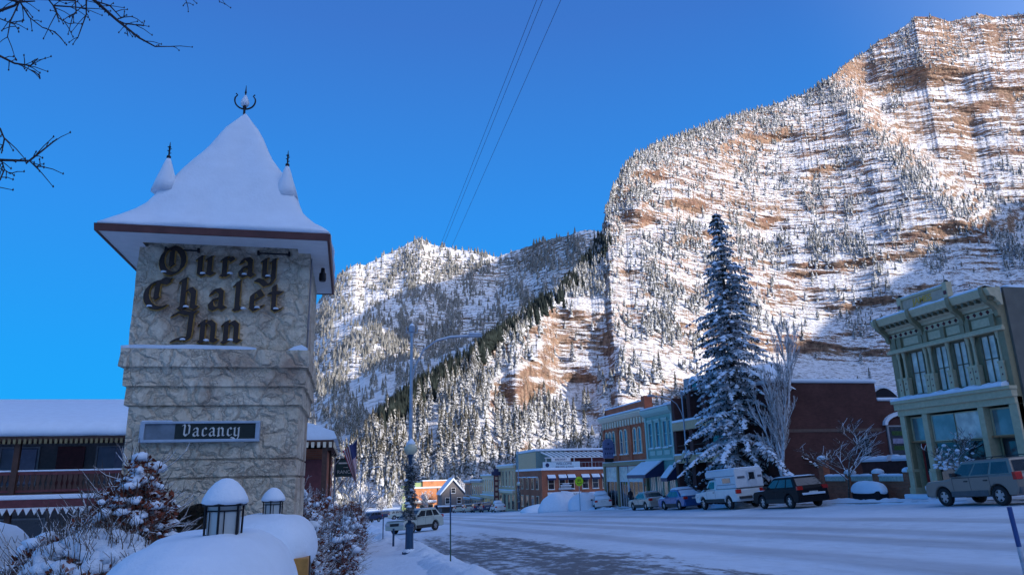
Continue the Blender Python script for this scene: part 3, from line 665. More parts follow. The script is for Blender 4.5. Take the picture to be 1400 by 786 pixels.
for sx,sy in ((-1,-1),(1,-1),(1,1),(-1,1)):
    h=.93 if sx<0 else .86; x=TC[0]+sx*h*.97; y=TC[1]+sy*h; z=6.3 if sx<0 else 6.33
    tw('pinnacle',SNOW,MB().lathe([(.20,-.25),(.14,-.04),(.10,.08),(.065,.20),(.035,.29),(.0,.33)],12,(x,y,z)),smooth=True)
    finial(x,y,z+.31,1)
finial(TC[0]-.02,TC[1],7.93,1,True)
# brackets and a flood lamp under the eave
for x in (-2.75,-2.3,-1.45,-1.0): tw('soffit_hook',IRON,MB().box(x-.015,x+.015,10.90,10.97,5.12,5.18))
for a,b in ((-2.75,-2.3),(-1.45,-1.0)): tw('lamp_tube',IRON,MB().tube([(a,10.93,5.145),(b,10.93,5.145)],.013,8))
tw('flood_lamp',IRON,MB().lathe([(.03,.12),(.035,.05),(.055,.03),(.06,-.06),(.05,-.1)],10,(-.52,11.6,5.02)),smooth=False)
tw('light_conduit',plain('grey_pipe',(.25,.25,.27),.5),MB().tube([(-.675,11.1,5.14),(-.675,11.1,3.7)],.014,6).box(-.69,-.66,11.05,11.15,4.0,4.25))
# ---- gothic lettering: strokes of a broad pen
GL={
'u':([[(0,1.02),(.02,.9),(.02,.16),(.2,.02),(.48,.2)],[(.48,1.02),(.5,.9),(.5,.14),(.68,.08)],[(-.08,.93),(.08,1.03)],[(.40,.93),(.56,1.03)]],.92),
'r':([[(0,1.02),(.03,.9),(.03,.12),(.2,.04)],[(-.08,.93),(.08,1.03)],[(.03,.82),(.3,1.03),(.42,.88)],[(-.08,.08),(.06,.02)]],.62),
'a':([[(.06,.80),(.14,.97),(.34,1.03),(.5,.88),(.5,.16),(.66,.06)],[(.5,.62),(.16,.5),(.03,.32),(.08,.1),(.25,.02),(.5,.22)]],.92),
'y':([[(0,1.02),(.02,.9),(.02,.16),(.2,.02),(.48,.2)],[(.48,1.02),(.5,.9),(.5,-.1),(.38,-.34),(.12,-.44),(-.12,-.22),(-.36,-.16)],[(-.08,.93),(.08,1.03)],[(.40,.93),(.56,1.03)]],.80),
'h':([[(0,1.5),(.03,1.35),(.03,.12),(.16,.04)],[(-.1,1.42),(.05,1.52)],[(.03,.80),(.32,1.03),(.5,.85),(.5,.14),(.66,.06)],[(-.1,.08),(.03,.0)]],.95),
'l':([[(0,1.45),(.03,1.3),(.03,.14),(.2,.04)],[(-.1,1.3),(.05,1.47)],[(-.08,.08),(.05,.0)]],.50),
'e':([[(.1,.50),(.5,.74),(.32,1.02),(.06,.80),(.04,.2),(.22,.03),(.52,.22)]],.78),
't':([[(.02,1.3),(.03,1.1),(.03,.16),(.2,.03),(.38,.12)],[(-.18,.92),(.0,.95),(.36,.95)]],.60),
'n':([[(0,1.02),(.03,.9),(.03,.12),(.14,.05)],[(-.1,.90),(.05,1.03)],[(.03,.80),(.30,1.03),(.5,.86),(.5,.12),(.66,.06)],[(-.08,.08),(.05,.0)]],.92),
'c':([[(.46,.84),(.3,1.03),(.06,.84),(.04,.2),(.24,.03),(.5,.2)]],.72),
'O':([[(.55+.55*math.cos(a)*(1 if math.cos(a)>0 else 1.0),.75+.72*math.sin(a)) for a in [math.radians(60+i*22.5) for i in range(17)]],[(.62,1.48),(.50,1.30),(.50,.55),(.56,.48)],[(.2,1.36),(.5,1.5),(.75,1.42)]],1.42),
'C':([[(.98,1.28)]+[(.58+.58*math.cos(a),.68+.68*math.sin(a)) for a in [math.radians(75+i*19) for i in range(13)]],[(.66,1.40),(.50,1.22),(.46,.55),(.52,.48)],[(.5,1.26),(.72,1.48),(1.02,1.44)]],1.22),
'I':([[(-.35,1.30),(-.05,1.50),(.25,1.40),(.62,1.46)],[(.42,1.45),(.46,1.30),(.42,.22),(.3,.10)],[(.42,.16),(.0,.16),(-.28,.05)]],.85),
'V':([[(-.12,1.28),(.05,1.45),(.16,1.28),(.10,.3),(.32,.05),(.66,.35),(.70,1.2),(.52,1.42)],[(.32,.1),(.4,.3)]],1.0),
}
def text_strokes(word,x,z,s,y,wid,mbs):
    """mbs: list of (MB, pen width, y front, y back)"""
    nib=math.radians(38)
    for ch in word:
        st,adv=GL[ch]
        for line in st:
            pts=[(x+px_*s,z+pz_*s) for px_,pz_ in line]
            for mb,pw,yf,yb in mbs:
                nx,nzv=math.cos(nib)*pw/2,math.sin(nib)*pw/2
                for (ax,az_),(bx,bz_) in zip(pts[:-1],pts[1:]):
                    dx,dz=bx-ax,bz_-az_; L=math.hypot(dx,dz) or 1e-6
                    ex,ez=dx/L*pw*.02,dz/L*pw*.02
                    # hull of nib swept, with a little thickness across
                    ox,oz=-dz/L*pw*.11,dx/L*pw*.11
                    cand=[(ax-ex-nx,az_-ez-nzv),(ax-ex+nx,az_-ez+nzv),(bx+ex+nx,bz_+ez+nzv),(bx+ex-nx,bz_+ez-nzv),(ax+ox,az_+oz),(ax-ox,az_-oz),(bx+ox,bz_+oz),(bx-ox,bz_-oz)]
                    # convex hull
                    cand=sorted(set(cand)); 
                    def half(ps):
                        h=[]
                        for p in ps:
                            while len(h)>=2 and (h[-1][0]-h[-2][0])*(p[1]-h[-2][1])-(h[-1][1]-h[-2][1])*(p[0]-h[-2][0])<=0: h.pop()
                            h.append(p)
                        return h
                    H=half(cand)[:-1]+half(cand[::-1])[:-1]
                    j=rnd.random()*.004
                    mb.poly(H,'y',yf-j,yb)
        x+=adv*s*wid
    return x
def word_width(w,s,wid): return sum(GL[c][1] for c in w)*s*wid
for word,xa,xb,zb,s in (('Ouray',-2.84,-1.10,4.765,.275),('Chalet',-3.0,-1.00,4.25,.295),('Inn',-2.50,-1.56,3.76,.30)):
    wid=(xb-xa)/sum(GL[c][1] for c in word)/s
    g=MB(); d=MB(); text_strokes(word,xa+.05,zb,s,0,wid,[(g,.106,Y0-.075,Y0-.0),(d,.084,Y0-.10,Y0-.065)])
    tw('lettering_edge',GOLD,g); tw('lettering',LBRN,d)
    sn=MB()
    for k in range(9):
        x=rnd.uniform(xa,xb); 
    x=xa+.05
    for ch in word:
        if rnd.random()<.75: 
            cx_=x+(.15+.2*rnd.random())*s; zz=zb+.01+.03*rnd.random(); sn.lathe([(.045,0),(.04,.02),(.0,.035)],8,(cx_,Y0-.09,zz))
        x+=GL[ch][1]*s*wid
    tw('letter_snow',SNOW,sn,smooth=True)
# vacancy box
BOXF=plain('blue_grey_metal_frame',(.38,.46,.55),.4,metal=.3,var=.12)
BOXD=plain('dark_green_panel',(.012,.022,.02),.35,var=.3); BOXG=plain('frosted_panel',(.16,.20,.24),.15,var=.35,scale=3)
vx0,vx1,vz0,vz1=-2.84,-1.26,2.345,2.635
VS=MB(); VS.box(vx0,vx1,Y0-.10,Y0,vz0,vz0+.04).box(vx0,vx1,Y0-.10,Y0,vz1-.035,vz1).box(vx0,vx0+.06,Y0-.10,Y0,vz0+.04,vz1-.035).box(vx1-.06,vx1,Y0-.10,Y0,vz0+.04,vz1-.035)
vs=tw('vacancy_sign',BOXF,VS,bevel=.006)
def sub(name,mat,mb,par,**k):
    o=mb.build(name,mat,None,**k); o.parent=par; o.matrix_parent_inverse=Matrix.Identity(4); return o
sub('panel',BOXD,MB().box(vx0+.45,vx1-.06,Y0-.07,Y0-.01,vz0+.04,vz1-.035),vs); sub('panel',BOXG,MB().box(vx0+.06,vx0+.448,Y0-.072,Y0-.01,vz0+.04,vz1-.035),vs,label='frosted blank end panel')
LTW=plain('pale_letters',(.62,.62,.58),.5,var=.1); g=MB(); wid=(.78)/sum(GL[c][1] for c in 'Vacancy')/.115
text_strokes('Vacancy',-2.28,2.425,.115,0,wid,[(g,.024,Y0-.082,Y0-.07)]); sub('lettering',LTW,g,vs)
sub('snow',SNOW,MB().box(vx0+.02,vx0+.4,Y0-.1,Y0-.02,vz1,vz1+.012),vs)
# ================================================================== GARDEN WALLS, LANTERNS
STONE=plain('grey_flagstone',(.22,.20,.17),.9,var=.4,scale=5,bmp=.7)
GW=thing('garden_wall','low stone wall buried under a deep rounded snow pillow carrying the large lantern','wall',(-.85,5.4,-.5))
def sp(par,name,mat,mb,**k):
    o=mb.build(name,mat,None,**k); o.parent=par; o.matrix_parent_inverse=Matrix.Translation(-Vector(par.location)); return o
sp(GW,'stone_base',STONE,MB().box(-1.35,-.42,4.4,6.4,-.9,1.0),bevel=.03)
o=snow_loaf('snow_cap',-.87,5.3,.60,1.35,.75,.72,None,p=2.6,seed=2.,nz=.035,n=72); o.parent=GW; o.matrix_parent_inverse=Matrix.Translation(-Vector(GW.location))
GW2=thing('gate_pillar','stone gate pillar under a mushroom of snow holding the small lantern','pillar',(-.72,9.6,-.5))
sp(GW2,'stone_base',STONE,MB().box(-1.45,-.48,8.9,10.6,-.95,.86),bevel=.03)
sp(GW2,'wooden_cap',plain('orange_stained_wood',(.42,.19,.04),.6,var=.3,scale=8),MB().box(-.62,-.41,8.8,9.05,.66,.95),bevel=.01)
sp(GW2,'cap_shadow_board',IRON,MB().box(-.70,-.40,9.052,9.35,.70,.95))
o=snow_loaf('snow_cap',-.95,9.7,.60,1.0,.90,.50,None,p=3.,seed=5.,nz=.03,n=64); o.parent=GW2; o.matrix_parent_inverse=Matrix.Translation(-Vector(GW2.location))
GLS=None
def glass_lantern():
    m,n,b=nmat('frosted_lantern_glass'); b.inputs['Base Color'].default_value=(.42,.45,.44,1); b.inputs['Roughness'].default_value=.25; b.inputs['Specular IOR Level'].default_value=.6; return m
GLS=glass_lantern()
def lantern(label,x,y,z,s):
    t=thing('lantern',label,'lantern',(x,y,z)); fr=MB(); r=.112*s; H=.20*s
    cor=[(r*math.cos(a),r*math.sin(a)) for a in [math.radians(22+60*k) for k in range(6)]]
    for cx_,cy_ in cor: fr.tube([(cx_,cy_,-.02*s),(cx_*1.04,cy_*1.04,H)],.0075*s,6)
    for z_ in (.025*s,H*.86): 
        for k in range(6):
            a,b=cor[k],cor[(k+1)%6]; fr.tube([(a[0],a[1],z_),(b[0],b[1],z_)],.005*s,5)
    for k in range(6):
        a,b=cor[k],cor[(k+1)%6]; mx_,my_=(a[0]*.7+b[0]*.3),(a[1]*.7+b[1]*.3); fr.tube([(mx_,my_,.02*s),(mx_,my_,H*.86)],.004*s,5)
    fr.build('frame',IRON,t); MB().lathe([(r*.9,.0),(r*.93,H)],6).build('glass',GLS,t,rot=(0,0,R(22)))
    MB().lathe([(r*1.22,H),(r*1.25,H+.012*s),(r*.6,H+.06*s),(.01,H+.09*s)],6).build('roof',IRON,t,rot=(0,0,R(22)))
    MB().lathe([(r*1.12,H+.01*s),(r*1.28,H+.022*s),(r*1.22,H+.05*s),(r*.98,H+.10*s),(r*.62,H+.145*s),(r*.28,H+.168*s),(.002,H+.172*s)],20).build('snow_cap',SNOW,t,smooth=True)
    MB().lathe([(r*.8,-.03*s),(r*.8,.0)],6).build('base',IRON,t)
    return t
lantern('large black lantern with a tall snow cone, standing on the front snow pillow',-.765,5.05,1.44,1.0)
lantern('small black lantern with a snow bullet, on the pillar beside the tower corner',-.91,9.75,1.335,1.02)
# ================================================================== BUILDINGS
def glass_mat(name,col,rough=.08,var=.5,scale=.6):
    m,n,b=nmat(name); b.inputs['Roughness'].default_value=rough; b.inputs['Specular IOR Level'].default_value=.8
    t=noise(n,scale,3,.5,coord=n.nodes.new('ShaderNodeTexCoord').outputs['Object']); r=ramp(n,[(.35,[c*(1-var) for c in col]),(.65,[c*(1+var) for c in col])]); n.links.new(t.outputs[0],r.inputs[0]); n.links.new(r.outputs[0],b.inputs['Base Color'])
    return m
GLD=glass_mat('dark_glass',(.020,.024,.030)); GLB=glass_mat('blue_glass',(.07,.10,.15),.05); GLC=glass_mat('curtained_glass',(.62,.57,.48),.45,.25,2.2); GLG=glass_mat('pale_green_glass',(.20,.26,.25),.12,.3,1.2)
def brick_mat(name,c1,c2,mortar,sc=1.0,bmp=.4):
    m,n,b=nmat(name); b.inputs['Roughness'].default_value=.88; b.inputs['Specular IOR Level'].default_value=.15
    co=n.nodes.new('ShaderNodeTexCoord').outputs['Object']
    sp=N(n,'ShaderNodeSeparateXYZ'); n.links.new(co,sp.inputs[0]); cb=N(n,'ShaderNodeCombineXYZ'); n.links.new(math_(n,'ADD',sp.outputs[0],sp.outputs[1]),cb.inputs[0]); n.links.new(sp.outputs[2],cb.inputs[1])
    t=N(n,'ShaderNodeTexBrick'); n.links.new(cb.outputs[0],t.inputs['Vector']); t.inputs['Scale'].default_value=1; t.inputs['Brick Width'].default_value=.24*sc; t.inputs['Row Height'].default_value=.08*sc; t.inputs['Mortar Size'].default_value=.008*sc
    t.inputs['Color1'].default_value=(*c1,1); t.inputs['Color2'].default_value=(*c2,1); t.inputs['Mortar'].default_value=(*mortar,1)
    w=noise(n,.7,5,.65,coord=co); r=ramp(n,[(.3,.72),(.7,1.15)]); n.links.new(w.outputs[0],r.inputs[0])
    mm=N(n,'ShaderNodeMix',data_type='RGBA',blend_type='MULTIPLY'); mm.inputs[0].default_value=1; n.links.new(t.outputs[0],mm.inputs[6]); n.links.new(r.outputs[0],mm.inputs[7]); n.links.new(mm.outputs[2],b.inputs['Base Color'])
    bump(n,b,math_(n,'ADD',t.outputs['Fac'],w.outputs[0]),bmp,.01); return m
BRED=brick_mat('red_brick',(.62,.15,.07),(.48,.11,.05),(.40,.20,.13)); BDRK=brick_mat('dark_brown_brick',(.115,.05,.045),(.09,.04,.036),(.10,.05,.045)); BMID=brick_mat('weathered_brick',(.45,.14,.075),(.34,.10,.055),(.30,.16,.11)); BORG=brick_mat('orange_brick',(.62,.24,.10),(.55,.20,.08),(.45,.25,.15))
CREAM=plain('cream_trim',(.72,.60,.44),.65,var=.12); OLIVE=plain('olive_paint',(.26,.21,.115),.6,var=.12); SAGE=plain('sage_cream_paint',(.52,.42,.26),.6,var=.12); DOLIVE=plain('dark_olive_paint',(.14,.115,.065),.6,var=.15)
SLATE=plain('slate_green_sidewall',(.14,.125,.10),.8,var=.12,scale=2); MINT=plain('mint_green_paint',(.17,.36,.31),.6,var=.1); MINTL=plain('pale_mint_trim',(.36,.52,.46),.6,var=.08); TAN=plain('tan_stucco',(.60,.42,.24),.8,var=.12); BEIGE=plain('beige_band',(.52,.37,.22),.8,var=.12)
DKWD=plain('dark_brown_wood',(.075,.035,.024),.7,var=.3,scale=8); MAR=plain('maroon_wood',(.13,.032,.035),.6,var=.25); BLK=plain('black_paint',(.012,.012,.014),.5); GRYP=plain('grey_paint',(.30,.31,.33),.7); REDP=plain('red_paint',(.35,.03,.025),.5); WHP=plain('white_paint',(.70,.70,.70),.6,var=.08); NAVY=plain('navy_paint',(.02,.03,.09),.5); BLUP=plain('blue_paint',(.03,.07,.22),.5,var=.2)
class Bld:
    """thing facing the street; local x runs along the wall, y goes into the building, z is world height"""
    def __init__(s,name,label,cat,x,y,base,rz,group=None):
        s.base=base; s.t=thing(name,label,cat,(x,y,base),rz,group)
    def part(s,name,mat,mb,parent=None,label=None,**k):
        o=mb.build(name,mat,None,label=label,**k); o.parent=parent or s.t
        if not parent: o.location=(0,0,-s.base)
        return o
    def window(s,x0,x1,z0,z1,y=0,frame=None,glass=None,nx=1,nz=2,arch=False,fw=.07,proud=.07,sill=True,snow=True,name='window'):
        frame=frame or CREAM; glass=glass or GLD; m=MB(); w=x1-x0; r=w/2; ztop=z1-(r if arch else 0); cx=(x0+x1)/2
        m.box(x0-fw,x0,y-proud,y+.02,z0,ztop).box(x1,x1+fw,y-proud,y+.02,z0,ztop).box(x0-fw,x1+fw,y-proud,y+.02,z0-fw,z0)
        if arch:
            k=10; ou=[(cx-(r+fw)*math.cos(math.pi*i/k),ztop+(r+fw)*math.sin(math.pi*i/k)) for i in range(k+1)]; inn=[(cx-r*math.cos(math.pi*i/k),ztop+r*math.sin(math.pi*i/k)) for i in range(k+1)]
            for i in range(k): m.poly([ou[i],ou[i+1],inn[i+1],inn[i]],'y',y-proud,y+.02)
        else: m.box(x0-fw,x1+fw,y-proud,y+.02,z1,z1+fw)
        for i in range(1,nx): xx=x0+w*i/nx; m.box(xx-.015,xx+.015,y-proud+.015,y,z0,ztop+(r*.9 if arch else 0))
        for j in range(1,nz): zz=z0+(z1-z0)*j/nz; m.box(x0,x1,y-proud+.02,y,zz-.02,zz+.02)
        f=s.part(name,frame,m,fixn=False)
        g=MB()
        if arch: g.poly([(x0,z0),(x1,z0)]+[(cx+r*math.cos(math.pi*i/10),ztop+r*math.sin(math.pi*i/10)) for i in range(11)],'y',y-.025,y-.004)
        else: g.box(x0,x1,y-.025,y-.004,z0,z1)
        s.part('pane',glass,g,parent=f)
        if sill: 
            s.part('sill',frame,MB().box(x0-fw*1.6,x1+fw*1.6,y-proud-.07,y,z0-fw-.07,z0-fw-.002),parent=f)
            if snow: s.part('sill_snow',SNOW,MB().box(x0-fw*1.4,x1+fw*1.4,y-proud-.08,y-.002,z0-fw,z0-fw+.06+.05*rnd.random()),parent=f,bevel=.02)
        return f
    def door(s,x0,x1,z0,z1,y=0,mat=None,glass=True,frame=None):
        d=s.part('door',mat or MAR,MB().box(x0,x1,y-.05,y-.004,z0,z1))
        s.part('door_frame',frame or OLIVE,MB().box(x0-.08,x0,y-.09,y,z0,z1+.08).box(x1,x1+.08,y-.09,y,z0,z1+.08).box(x0,x1,y-.09,y,z1,z1+.08),parent=d)
        if glass: s.part('pane',GLD,MB().box(x0+.14,x1-.14,y-.062,y-.052,z0+.9,z1-.15),parent=d)
        s.part('handle',IRON,MB().box(x1-.12,x1-.08,y-.11,y-.05,z0+.95,z0+1.15),parent=d)
        return d
def text(body,size,mat,loc,rot,parent=None,name='lettering',ext=.008,sx=1.0,bold=0):
    c=bpy.data.curves.new(name,'FONT'); c.body=body; c.size=size; c.extrude=ext; c.align_x='CENTER'; c.align_y='CENTER'; c.offset=bold
    o=bpy.data.objects.new(name,c); COL.objects.link(o); c.materials.append(mat); o.rotation_euler=rot; o.location=loc; o.scale=(sx,1,1)
    if parent: o.parent=parent
    return o
XF=28.
# ---- the olive two-storey shop
J=Bld('shop_building','ornate olive and cream two-storey shop with heavy bracketed cornice behind the grey estate car','shop building',XF,32.35,.05,R(-90))
W_=6.9
J.part('wall',OLIVE,MB().box(0,W_,.25,17,4.3,9.2).box(0,.35,.0,.25,-.3,9.2).box(W_-.3,W_,.0,.25,-.3,9.2).box(.35,W_-.3,.0,.25,7.5,9.2).box(.35,W_-.3,.0,.25,4.3,5.3))
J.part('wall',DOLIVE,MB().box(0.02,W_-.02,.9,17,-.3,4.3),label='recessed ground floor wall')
J.part('side_wall',SLATE,MB().box(W_,W_+.12,.3,17,-.3,9.45).box(-.12,0,.3,17,-.3,9.3))
J.part('roof_snow',SNOW,snow_slab('tmp',0,1,0,1,0,.1,None).data and MB().box(0,W_+.1,.6,17,9.2,9.6),bevel=.12)
bpy.data.objects.remove([o for o in bpy.data.objects if o.name.startswith('tmp')][0])
for k,(a,b) in enumerate(((1.15,1.95),(2.78,3.45),(3.92,4.6),(5.5,6.22))): J.window(a,b,5.35,7.42,y=.24,frame=DOLIVE,glass=GLC,nx=2,nz=2,arch=False,proud=.10,sill=False)
cols=[.42,.80,2.25,2.55,3.68,4.85,5.15,6.5]
for x in cols:
    c=J.part('column',SAGE,MB().lathe([(.085,6.2),(.07,6.3),(.062,7.2),(.085,7.25),(.10,7.42),(.12,7.52)],10,(x,.06,0)))
    J.part('pedestal',SAGE,MB().box(x-.13,x+.13,-.08,.2,5.3,6.1).box(x-.15,x+.15,-.11,.2,6.1,6.2).box(x-.15,x+.15,-.1,.2,5.24,5.32),parent=c)
    J.part('boss',MAR,MB().add([(x,-.11,5.55),(x+.05,-.085,5.6),(x,-.085,5.66),(x-.05,-.085,5.6)],[(0,1,2),(0,2,3)]).add([(x,-.11,5.85),(x+.05,-.085,5.9),(x,-.085,5.96),(x-.05,-.085,5.9)],[(0,1,2),(0,2,3)]),parent=c)
J.part('string_course',SAGE,MB().box(-.1,W_+.08,-.18,.0,7.52,7.64).box(-.05,W_+.05,-.1,0,7.64,7.74))
m=MB()
for a,b in ((.2,.6),(1.05,2.05),(2.7,3.5),(3.85,4.7),(5.35,6.3)): m.box(a,b,-.035,0,7.82,8.2)
J.part('frieze_panel',SAGE,m)
for x in cols: J.part('frieze_block',OLIVE,MB().box(x-.12,x+.12,-.12,0,7.74,8.3))
m=MB()
for k in range(19): 
    x=.22+k*(W_-.45)/18; m.lathe([(0,-.05),(.075,0),(0,.05)],4,(0,0,0),caps=False); 
m=MB()
for k in range(19):
    x=.22+k*(W_-.45)/18; m.add([(x,-.15,8.43),(x+.10,-.03,8.43),(x,-.03,8.54),(x-.10,-.03,8.43),(x,-.03,8.32)],[(0,1,2),(0,2,3),(0,3,4),(0,4,1)])
J.part('diamond_stud',MAR,m); J.part('stud_band',SAGE,MB().box(0,W_,-.03,0,8.30,8.56))
cor=[(0,8.6),(-.12,8.6),(-.16,8.72),(-.30,8.8),(-.36,8.95),(-.62,9.02),(-.68,9.18),(-.74,9.3),(-.74,9.36),(0,9.40)]
J.part('cornice',SAGE,MB().poly([(y,z) for y,z in cor],'x',-.3,W_+.25),fixn=True)
m=MB()
for k in range(21): x=-.15+k*(W_+.25)/20; m.box(x-.06,x+.06,-.60,-.3,8.84,8.99)
J.part('dentils',DOLIVE,m)
for x in (.05,2.4,4.95,W_-.05): J.part('bracket',OLIVE,MB().poly([(0,8.1),(-.16,8.15),(-.2,8.4),(-.38,8.6),(-.62,8.75),(-.78,9.1),(-.80,9.42),(-.6,9.5),(0,9.42)],'x',x-.10,x+.10),fixn=True)
J.part('cornice_snow',SNOW,MB().loft([[(x,-.72,9.36),(x,-.74,9.42),(x,-.6,9.4+h),(x,-.05,9.42+h),(x,.0,9.38)] for x,h in [(-.25+i*.3,.06+.07*rnd.random()) for i in range(25)]]),fixn=True)
sg=J.part('name_board',SAGE,MB().box(1.7,4.75,-.5,-.28,9.38,9.5).box(1.75,4.7,-.46,-.30,9.5,10.02).box(1.65,4.8,-.54,-.26,10.02,10.12).box(1.6,1.86,-.56,-.24,9.38,10.2).box(4.6,4.86,-.56,-.24,9.38,10.25),bevel=.01)
J.part('snow',SNOW,MB().box(1.62,4.84,-.52,-.26,10.122,10.2),parent=sg,bevel=.03)
J.part('rosette',MAR,MB().box(1.65,1.81,-.585,-.562,9.6,9.78).box(4.65,4.81,-.585,-.562,9.65,9.83),parent=sg)
GOLDP=plain('gold_leaf_paint',(.62,.33,.05),.45,var=.25); SALM=plain('pinkish_board',(.50,.36,.25),.6)
J.part('board_face',SALM,MB().box(1.9,4.56,-.475,-.461,9.55,9.98),parent=sg)
text('JAMES',.44,GOLDP,(3.2,-.485,9.765),(R(90),0,0),sg,sx=1.05,bold=.012)
for sx_ in (1.73,4.73): J.part('scroll',IRON,MB().lathe([(.02,0),(.10,.04),(.10,.12),(.02,.18)],10,(sx_,-.4,10.2)),parent=sg)
J.part('ledge',SAGE,MB().box(-.12,W_+.1,-.42,0,4.92,5.06).box(-.06,W_+.05,-.3,0,4.6,4.92).box(-.02,W_,-.16,.25,4.3,4.6))
J.part('ledge_snow',SNOW,MB().loft([[(x,-.44,5.06),(x,-.46,5.10),(x,-.36,5.10+h),(x,-.02,5.14+h*1.3),(x,.0,5.05)] for x,h in [(-.1+i*.25,.07+.09*rnd.random()) for i in range(28)]]),fixn=True)
for x0,x1 in ((.0,.32),(1.5,1.82),(4.85,5.15),(6.5,6.9)):
    J.part('pilaster',SAGE,MB().box(x0,x1,-.1,.85,-.3,4.3).box(x0-.04,x1+.04,-.15,.85,-.3,.75).box(x0-.04,x1+.04,-.15,.85,1.5,1.65),bevel=.01)
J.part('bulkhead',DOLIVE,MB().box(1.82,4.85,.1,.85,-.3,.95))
for a,b,g,nx in ((1.95,3.3,GLG,1),(3.36,4.75,GLC,1)): J.window(a,b,2.98,4.15,y=.1,frame=SAGE,glass=g,nx=nx,nz=1,sill=False,proud=.05,fw=.05)
J.window(1.95,4.75,1.0,2.85,y=.1,frame=OLIVE,glass=GLD,nx=2,nz=1,sill=False,proud=.05,fw=.05)
J.window(.42,1.4,3.05,4.15,y=.3,frame=SAGE,glass=GLG,nx=1,nz=1,sill=False); J.window(5.25,6.4,3.05,4.15,y=.3,frame=SAGE,glass=GLG,nx=1,nz=1,sill=False)
J.door(.45,1.38,.48,2.9,y=.6,mat=REDP); J.door(5.35,6.35,.5,2.9,y=.5,mat=BLK)
J.part('notice_board',CREAM,MB().box(.7,1.25,.50,.53,1.0,1.55)); J.part('doorstep_snow',SNOW,MB().box(-.1,1.6,-.5,.6,.2,.44),bevel=.06)
J.part('transom_bar',plain('orange_transom',(.38,.17,.07),.6),MB().box(.35,1.5,.1,.3,2.95,3.02).box(5.15,6.5,.1,.3,2.95,3.02))
# ---- brick garden wall
BW=Bld('garden_wall','red brick wall with square pillars and snowy cap beside the olive shop','wall',XF,39.9,-.35,R(-90))
BW.part('wall',BMID,MB().box(.2,7.25,.2,.45,-.5,1.05)); BW.part('cap_panel',plain('pale_green_panel',(.38,.42,.36),.6,var=.3,scale=7),MB().box(.4,2.3,.14,.5,1.05,1.3).box(2.75,4.6,.14,.5,1.05,1.3).box(5.0,6.9,.14,.5,1.05,1.3))
for x,h in ((.15,2.3),(2.5,1.45),(4.8,1.45),(7.1,1.5)):
    p=BW.part('pillar',BMID,MB().box(x-.22,x+.22,.1,.55,-.5,h),bevel=.01); BW.part('snow',SNOW,snowb:=MB().lathe([(.30,0),(.34,.06),(.30,.16),(.18,.24),(0,.27)],12,(x,.32,h),caps=False),parent=p,smooth=True)
for a,b in ((.4,2.3),(2.75,4.6),(5.0,6.9)): 
    BW.part('cap_snow',SNOW,MB().loft([[(x,.12,1.30),(x,.1,1.36),(x,.2,1.34+h),(x,.45,1.34+h),(x,.52,1.30)] for x,h in [(a+(b-a)*i/8,.06+.06*rnd.random()) for i in range(9)]]),fixn=True)
BW2=Bld('terrace_wall','low dark wall with mounded snow set back behind the brick wall','wall',32,41.0,-.3,R(-90))
BW2.part('wall',BDRK,MB().box(0,8.2,0,.4,-.5,2.15)); 
for k,(a,b) in enumerate(((0,2.4),(2.8,4.6),(5.0,8.2))): BW2.part('cap_snow',SNOW,MB().loft([[(x,-.1,2.12),(x,-.14,2.25),(x,.05,2.25+h),(x,.4,2.25+h),(x,.5,2.12)] for x,h in [(a+(b-a)*i/8,.1+.2*rnd.random()) for i in range(9)]]),fixn=True)
# ---- big brown brick building
BR=Bld('brick_building','large dark brown brick building with beige bands, snowy roof and blank south wall','brick building',XF,59.4,-1.2,R(-90))
L=15.4
BR.part('wall',BDRK,MB().box(6.6,L,.0,8.3,-3,7.55).box(0,6.6,.9,9,-3,8.4).box(L-8,L-.01,8.3,16,-3,6.3))
BR.part('stone_stripe',plain('brown_stone_stripe',(.13,.085,.07),.8),MB().box(L-.001,L+.03,-.02,8.32,4.2,4.42).box(L-.001,L+.03,-.02,8.32,.95,1.12))
BR.part('roof_snow',SNOW,MB().box(6.6,L+.15,-.1,8.45,7.555,7.85),bevel=.13); BR.part('roof_snow',SNOW,MB().box(L-8,L+.1,8.3,16.1,6.305,6.55),bevel=.12); BR.part('roof_snow',SNOW,MB().box(-.0,6.6,.8,9,8.405,8.85),bevel=.2)
BR.part('band',BEIGE,MB().box(-.05,9.5,-.25,.9,5.25,5.95).box(-.05,9.5,-.25,.9,2.5,3.15),bevel=.01)
BR.part('band_snow',SNOW,MB().box(-.05,9.5,-.28,.3,5.953,6.15).box(-.05,9.5,-.28,.1,3.153,3.3),bevel=.05)
for x,w,zt in ((.0,.5,8.1),(3.0,.65,9.4),(5.6,.85,9.3),(9.2,.5,7.6)):
    BR.part('pier',BDRK if w<.6 else BEIGE if False else BDRK,MB().box(x,x+w,-.2,.9,-3,5.25).box(x,x+w,-.2,.9,5.95,zt),bevel=.01); 
    if zt>9: BR.part('pier_cap',GRYP,MB().box(x-.06,x+w+.06,-.28,1.0,8.3,zt+.05),bevel=.02)
for x0,x1 in ((.55,2.95),(3.7,5.55),(6.5,9.15)):
    for z0,z1 in ((-.9,2.3),(3.4,5.1),(6.2,8.2)):
        if x0>6 and z0>6: z1=7.3
        BR.window(x0+.1,x1-.1,z0,z1,y=.9 if x0<6 else -.001,frame=DKWD,glass=GLD,nx=2,nz=2,sill=False,fw=.06)
    BR.part('balcony_rail',IRON,MB().box(x0,x1,-.15,-.12,3.95,3.99).box(x0,x1,-.15,-.12,3.6,3.63))
